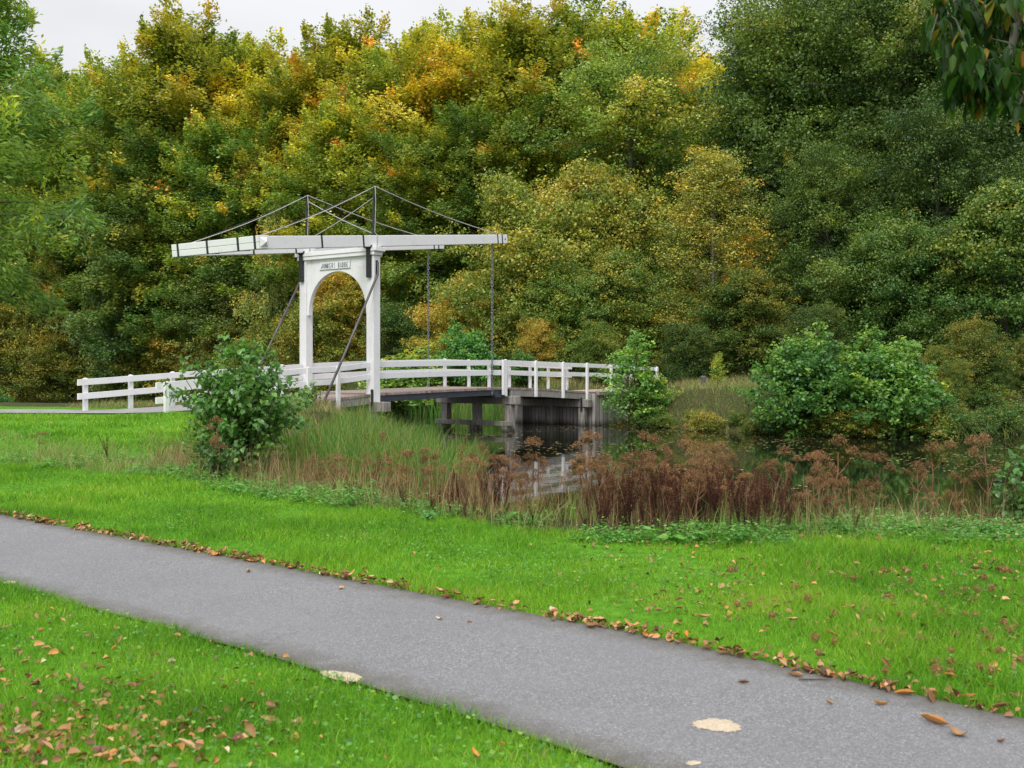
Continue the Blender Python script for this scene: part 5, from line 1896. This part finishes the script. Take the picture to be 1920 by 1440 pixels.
# twig on the path, small stone post on the far bank
m = MB()
d = EYE * F / (1279 - HY)
xx = gx(1530, d)
m.tube([(xx - .09, d + .005, .014), (xx - .03, d - .004, .016), (xx + .04, d + .004, .014), (xx + .09, d, .012)], [.003, .004, .003, .0015], 6)
o = m.build('twig', M['twig'])
tag(o, 'thin dark twig lying on the path next to a tan leaf', 'twig')
d = 50.0
xx = gx(1319, d)
g = float(height(xx, d))
m = MB()
m.add([(xx - .12, d - .08, g - .2), (xx + .12, d - .08, g - .2), (xx + .12, d + .08, g - .2), (xx - .12, d + .08, g - .2),
       (xx - .11, d - .07, g + .5), (xx + .11, d - .07, g + .5), (xx + .11, d + .07, g + .5), (xx - .11, d + .07, g + .5), (xx - .07, d - .03, g + .55), (xx + .07, d - .03, g + .55), (xx + .07, d + .03, g + .55), (xx - .07, d + .03, g + .55)],
      [(0, 3, 2, 1), (0, 1, 5, 4), (1, 2, 6, 5), (2, 3, 7, 6), (3, 0, 4, 7), (4, 5, 9, 8), (5, 6, 10, 9), (6, 7, 11, 10), (7, 4, 8, 11), (8, 9, 10, 11)])
o = m.build('stone_post', M['stone'], None, .01)
tag(o, 'short grey stone post in the dry grass at the wood edge', 'post')

# ------------------------------------------------------------------ light, sky, camera
SUN_EL, SUN_AZ = math.radians(52), math.radians(-165)      # azimuth measured from +Y towards +X: behind the camera, to the left
w = bpy.data.worlds.new("World")
scene.world = w
w.use_nodes = True
nt = w.node_tree
nt.nodes.clear()
wo = nt.nodes.new('ShaderNodeOutputWorld')
bg = nt.nodes.new('ShaderNodeBackground')
sky = nt.nodes.new('ShaderNodeTexSky')
sky.sky_type = 'NISHITA'
sky.sun_disc = False
sky.sun_elevation = SUN_EL
sky.sun_rotation = SUN_AZ
sky.dust_density = 3.0
sky.air_density = 1.2
hsv = nt.nodes.new('ShaderNodeHueSaturation')
hsv.inputs['Saturation'].default_value = .10
hsv.inputs['Value'].default_value = 1.0
nt.links.new(sky.outputs[0], hsv.inputs['Color'])
mixn = nt.nodes.new('ShaderNodeMix')
mixn.data_type = 'RGBA'
mixn.inputs[0].default_value = .8
nt.links.new(hsv.outputs[0], mixn.inputs[6])
# overcast cloud layer: three times brighter overhead than at the horizon
tcn = nt.nodes.new('ShaderNodeTexCoord')
spn = nt.nodes.new('ShaderNodeSeparateXYZ')
nt.links.new(tcn.outputs['Generated'], spn.inputs[0])
mxz = nt.nodes.new('ShaderNodeMath'); mxz.operation = 'MAXIMUM'
nt.links.new(spn.outputs[2], mxz.inputs[0]); mxz.inputs[1].default_value = 0.0
mad = nt.nodes.new('ShaderNodeMath'); mad.operation = 'MULTIPLY_ADD'
nt.links.new(mxz.outputs[0], mad.inputs[0]); mad.inputs[1].default_value = .75; mad.inputs[2].default_value = .25
sc_ = nt.nodes.new('ShaderNodeVectorMath'); sc_.operation = 'SCALE'
sc_.inputs[0].default_value = (8.3, 8.45, 8.8)
nt.links.new(mad.outputs[0], sc_.inputs['Scale'])
cln = nt.nodes.new('ShaderNodeTexNoise')        # faint cloud tone
cln.inputs['Scale'].default_value = 3.0
cln.inputs['Detail'].default_value = 5
mpn = nt.nodes.new('ShaderNodeMapping')
mpn.inputs['Scale'].default_value = (1, 1, 3.5)
nt.links.new(tcn.outputs['Generated'], mpn.inputs[0])
nt.links.new(mpn.outputs[0], cln.inputs['Vector'])
cmr = nt.nodes.new('ShaderNodeMapRange')
cmr.inputs[1].default_value = .3; cmr.inputs[2].default_value = .7
cmr.inputs[3].default_value = .90; cmr.inputs[4].default_value = 1.06
nt.links.new(cln.outputs['Fac'], cmr.inputs[0])
sc2 = nt.nodes.new('ShaderNodeVectorMath'); sc2.operation = 'SCALE'
nt.links.new(sc_.outputs[0], sc2.inputs[0])
nt.links.new(cmr.outputs[0], sc2.inputs['Scale'])
nt.links.new(sc2.outputs[0], mixn.inputs[7])
nt.links.new(mixn.outputs[2], bg.inputs['Color'])
bg.inputs['Strength'].default_value = .15
nt.links.new(bg.outputs[0], wo.inputs[0])

sl_ = bpy.data.lights.new('sun', 'SUN')
sl_.energy = 1.4
sl_.angle = math.radians(25)
sl_.color = (1.0, .965, .91)
so_ = bpy.data.objects.new('sun', sl_)
COL.objects.link(so_)
dv = Vector((math.sin(SUN_AZ) * math.cos(SUN_EL), math.cos(SUN_AZ) * math.cos(SUN_EL), math.sin(SUN_EL)))
so_.rotation_euler = (-dv).to_track_quat('-Z', 'Y').to_euler()
so_.location = dv * 60

cd = bpy.data.cameras.new('camera')
cam = bpy.data.objects.new('camera', cd)
COL.objects.link(cam)
cam.location = (0, 0, EYE)
cam.rotation_euler = (math.pi / 2, 0, 0)
cd.sensor_width = 36
cd.lens = 36 * F / 1920
cd.shift_y = -(720 - HY) / 1920
cd.clip_end = 3000
cd.clip_start = .05
cd.dof.use_dof = True
cd.dof.focus_distance = 34
cd.dof.aperture_fstop = 5.0
scene.camera = cam

vs_ = scene.view_settings
vs_.view_transform = 'Standard'
vs_.look = 'None'
vs_.exposure = .6
vs_.gamma = 1
scene.cycles.max_bounces = 8
scene.cycles.transparent_max_bounces = 4
scene.cycles.use_denoising = True
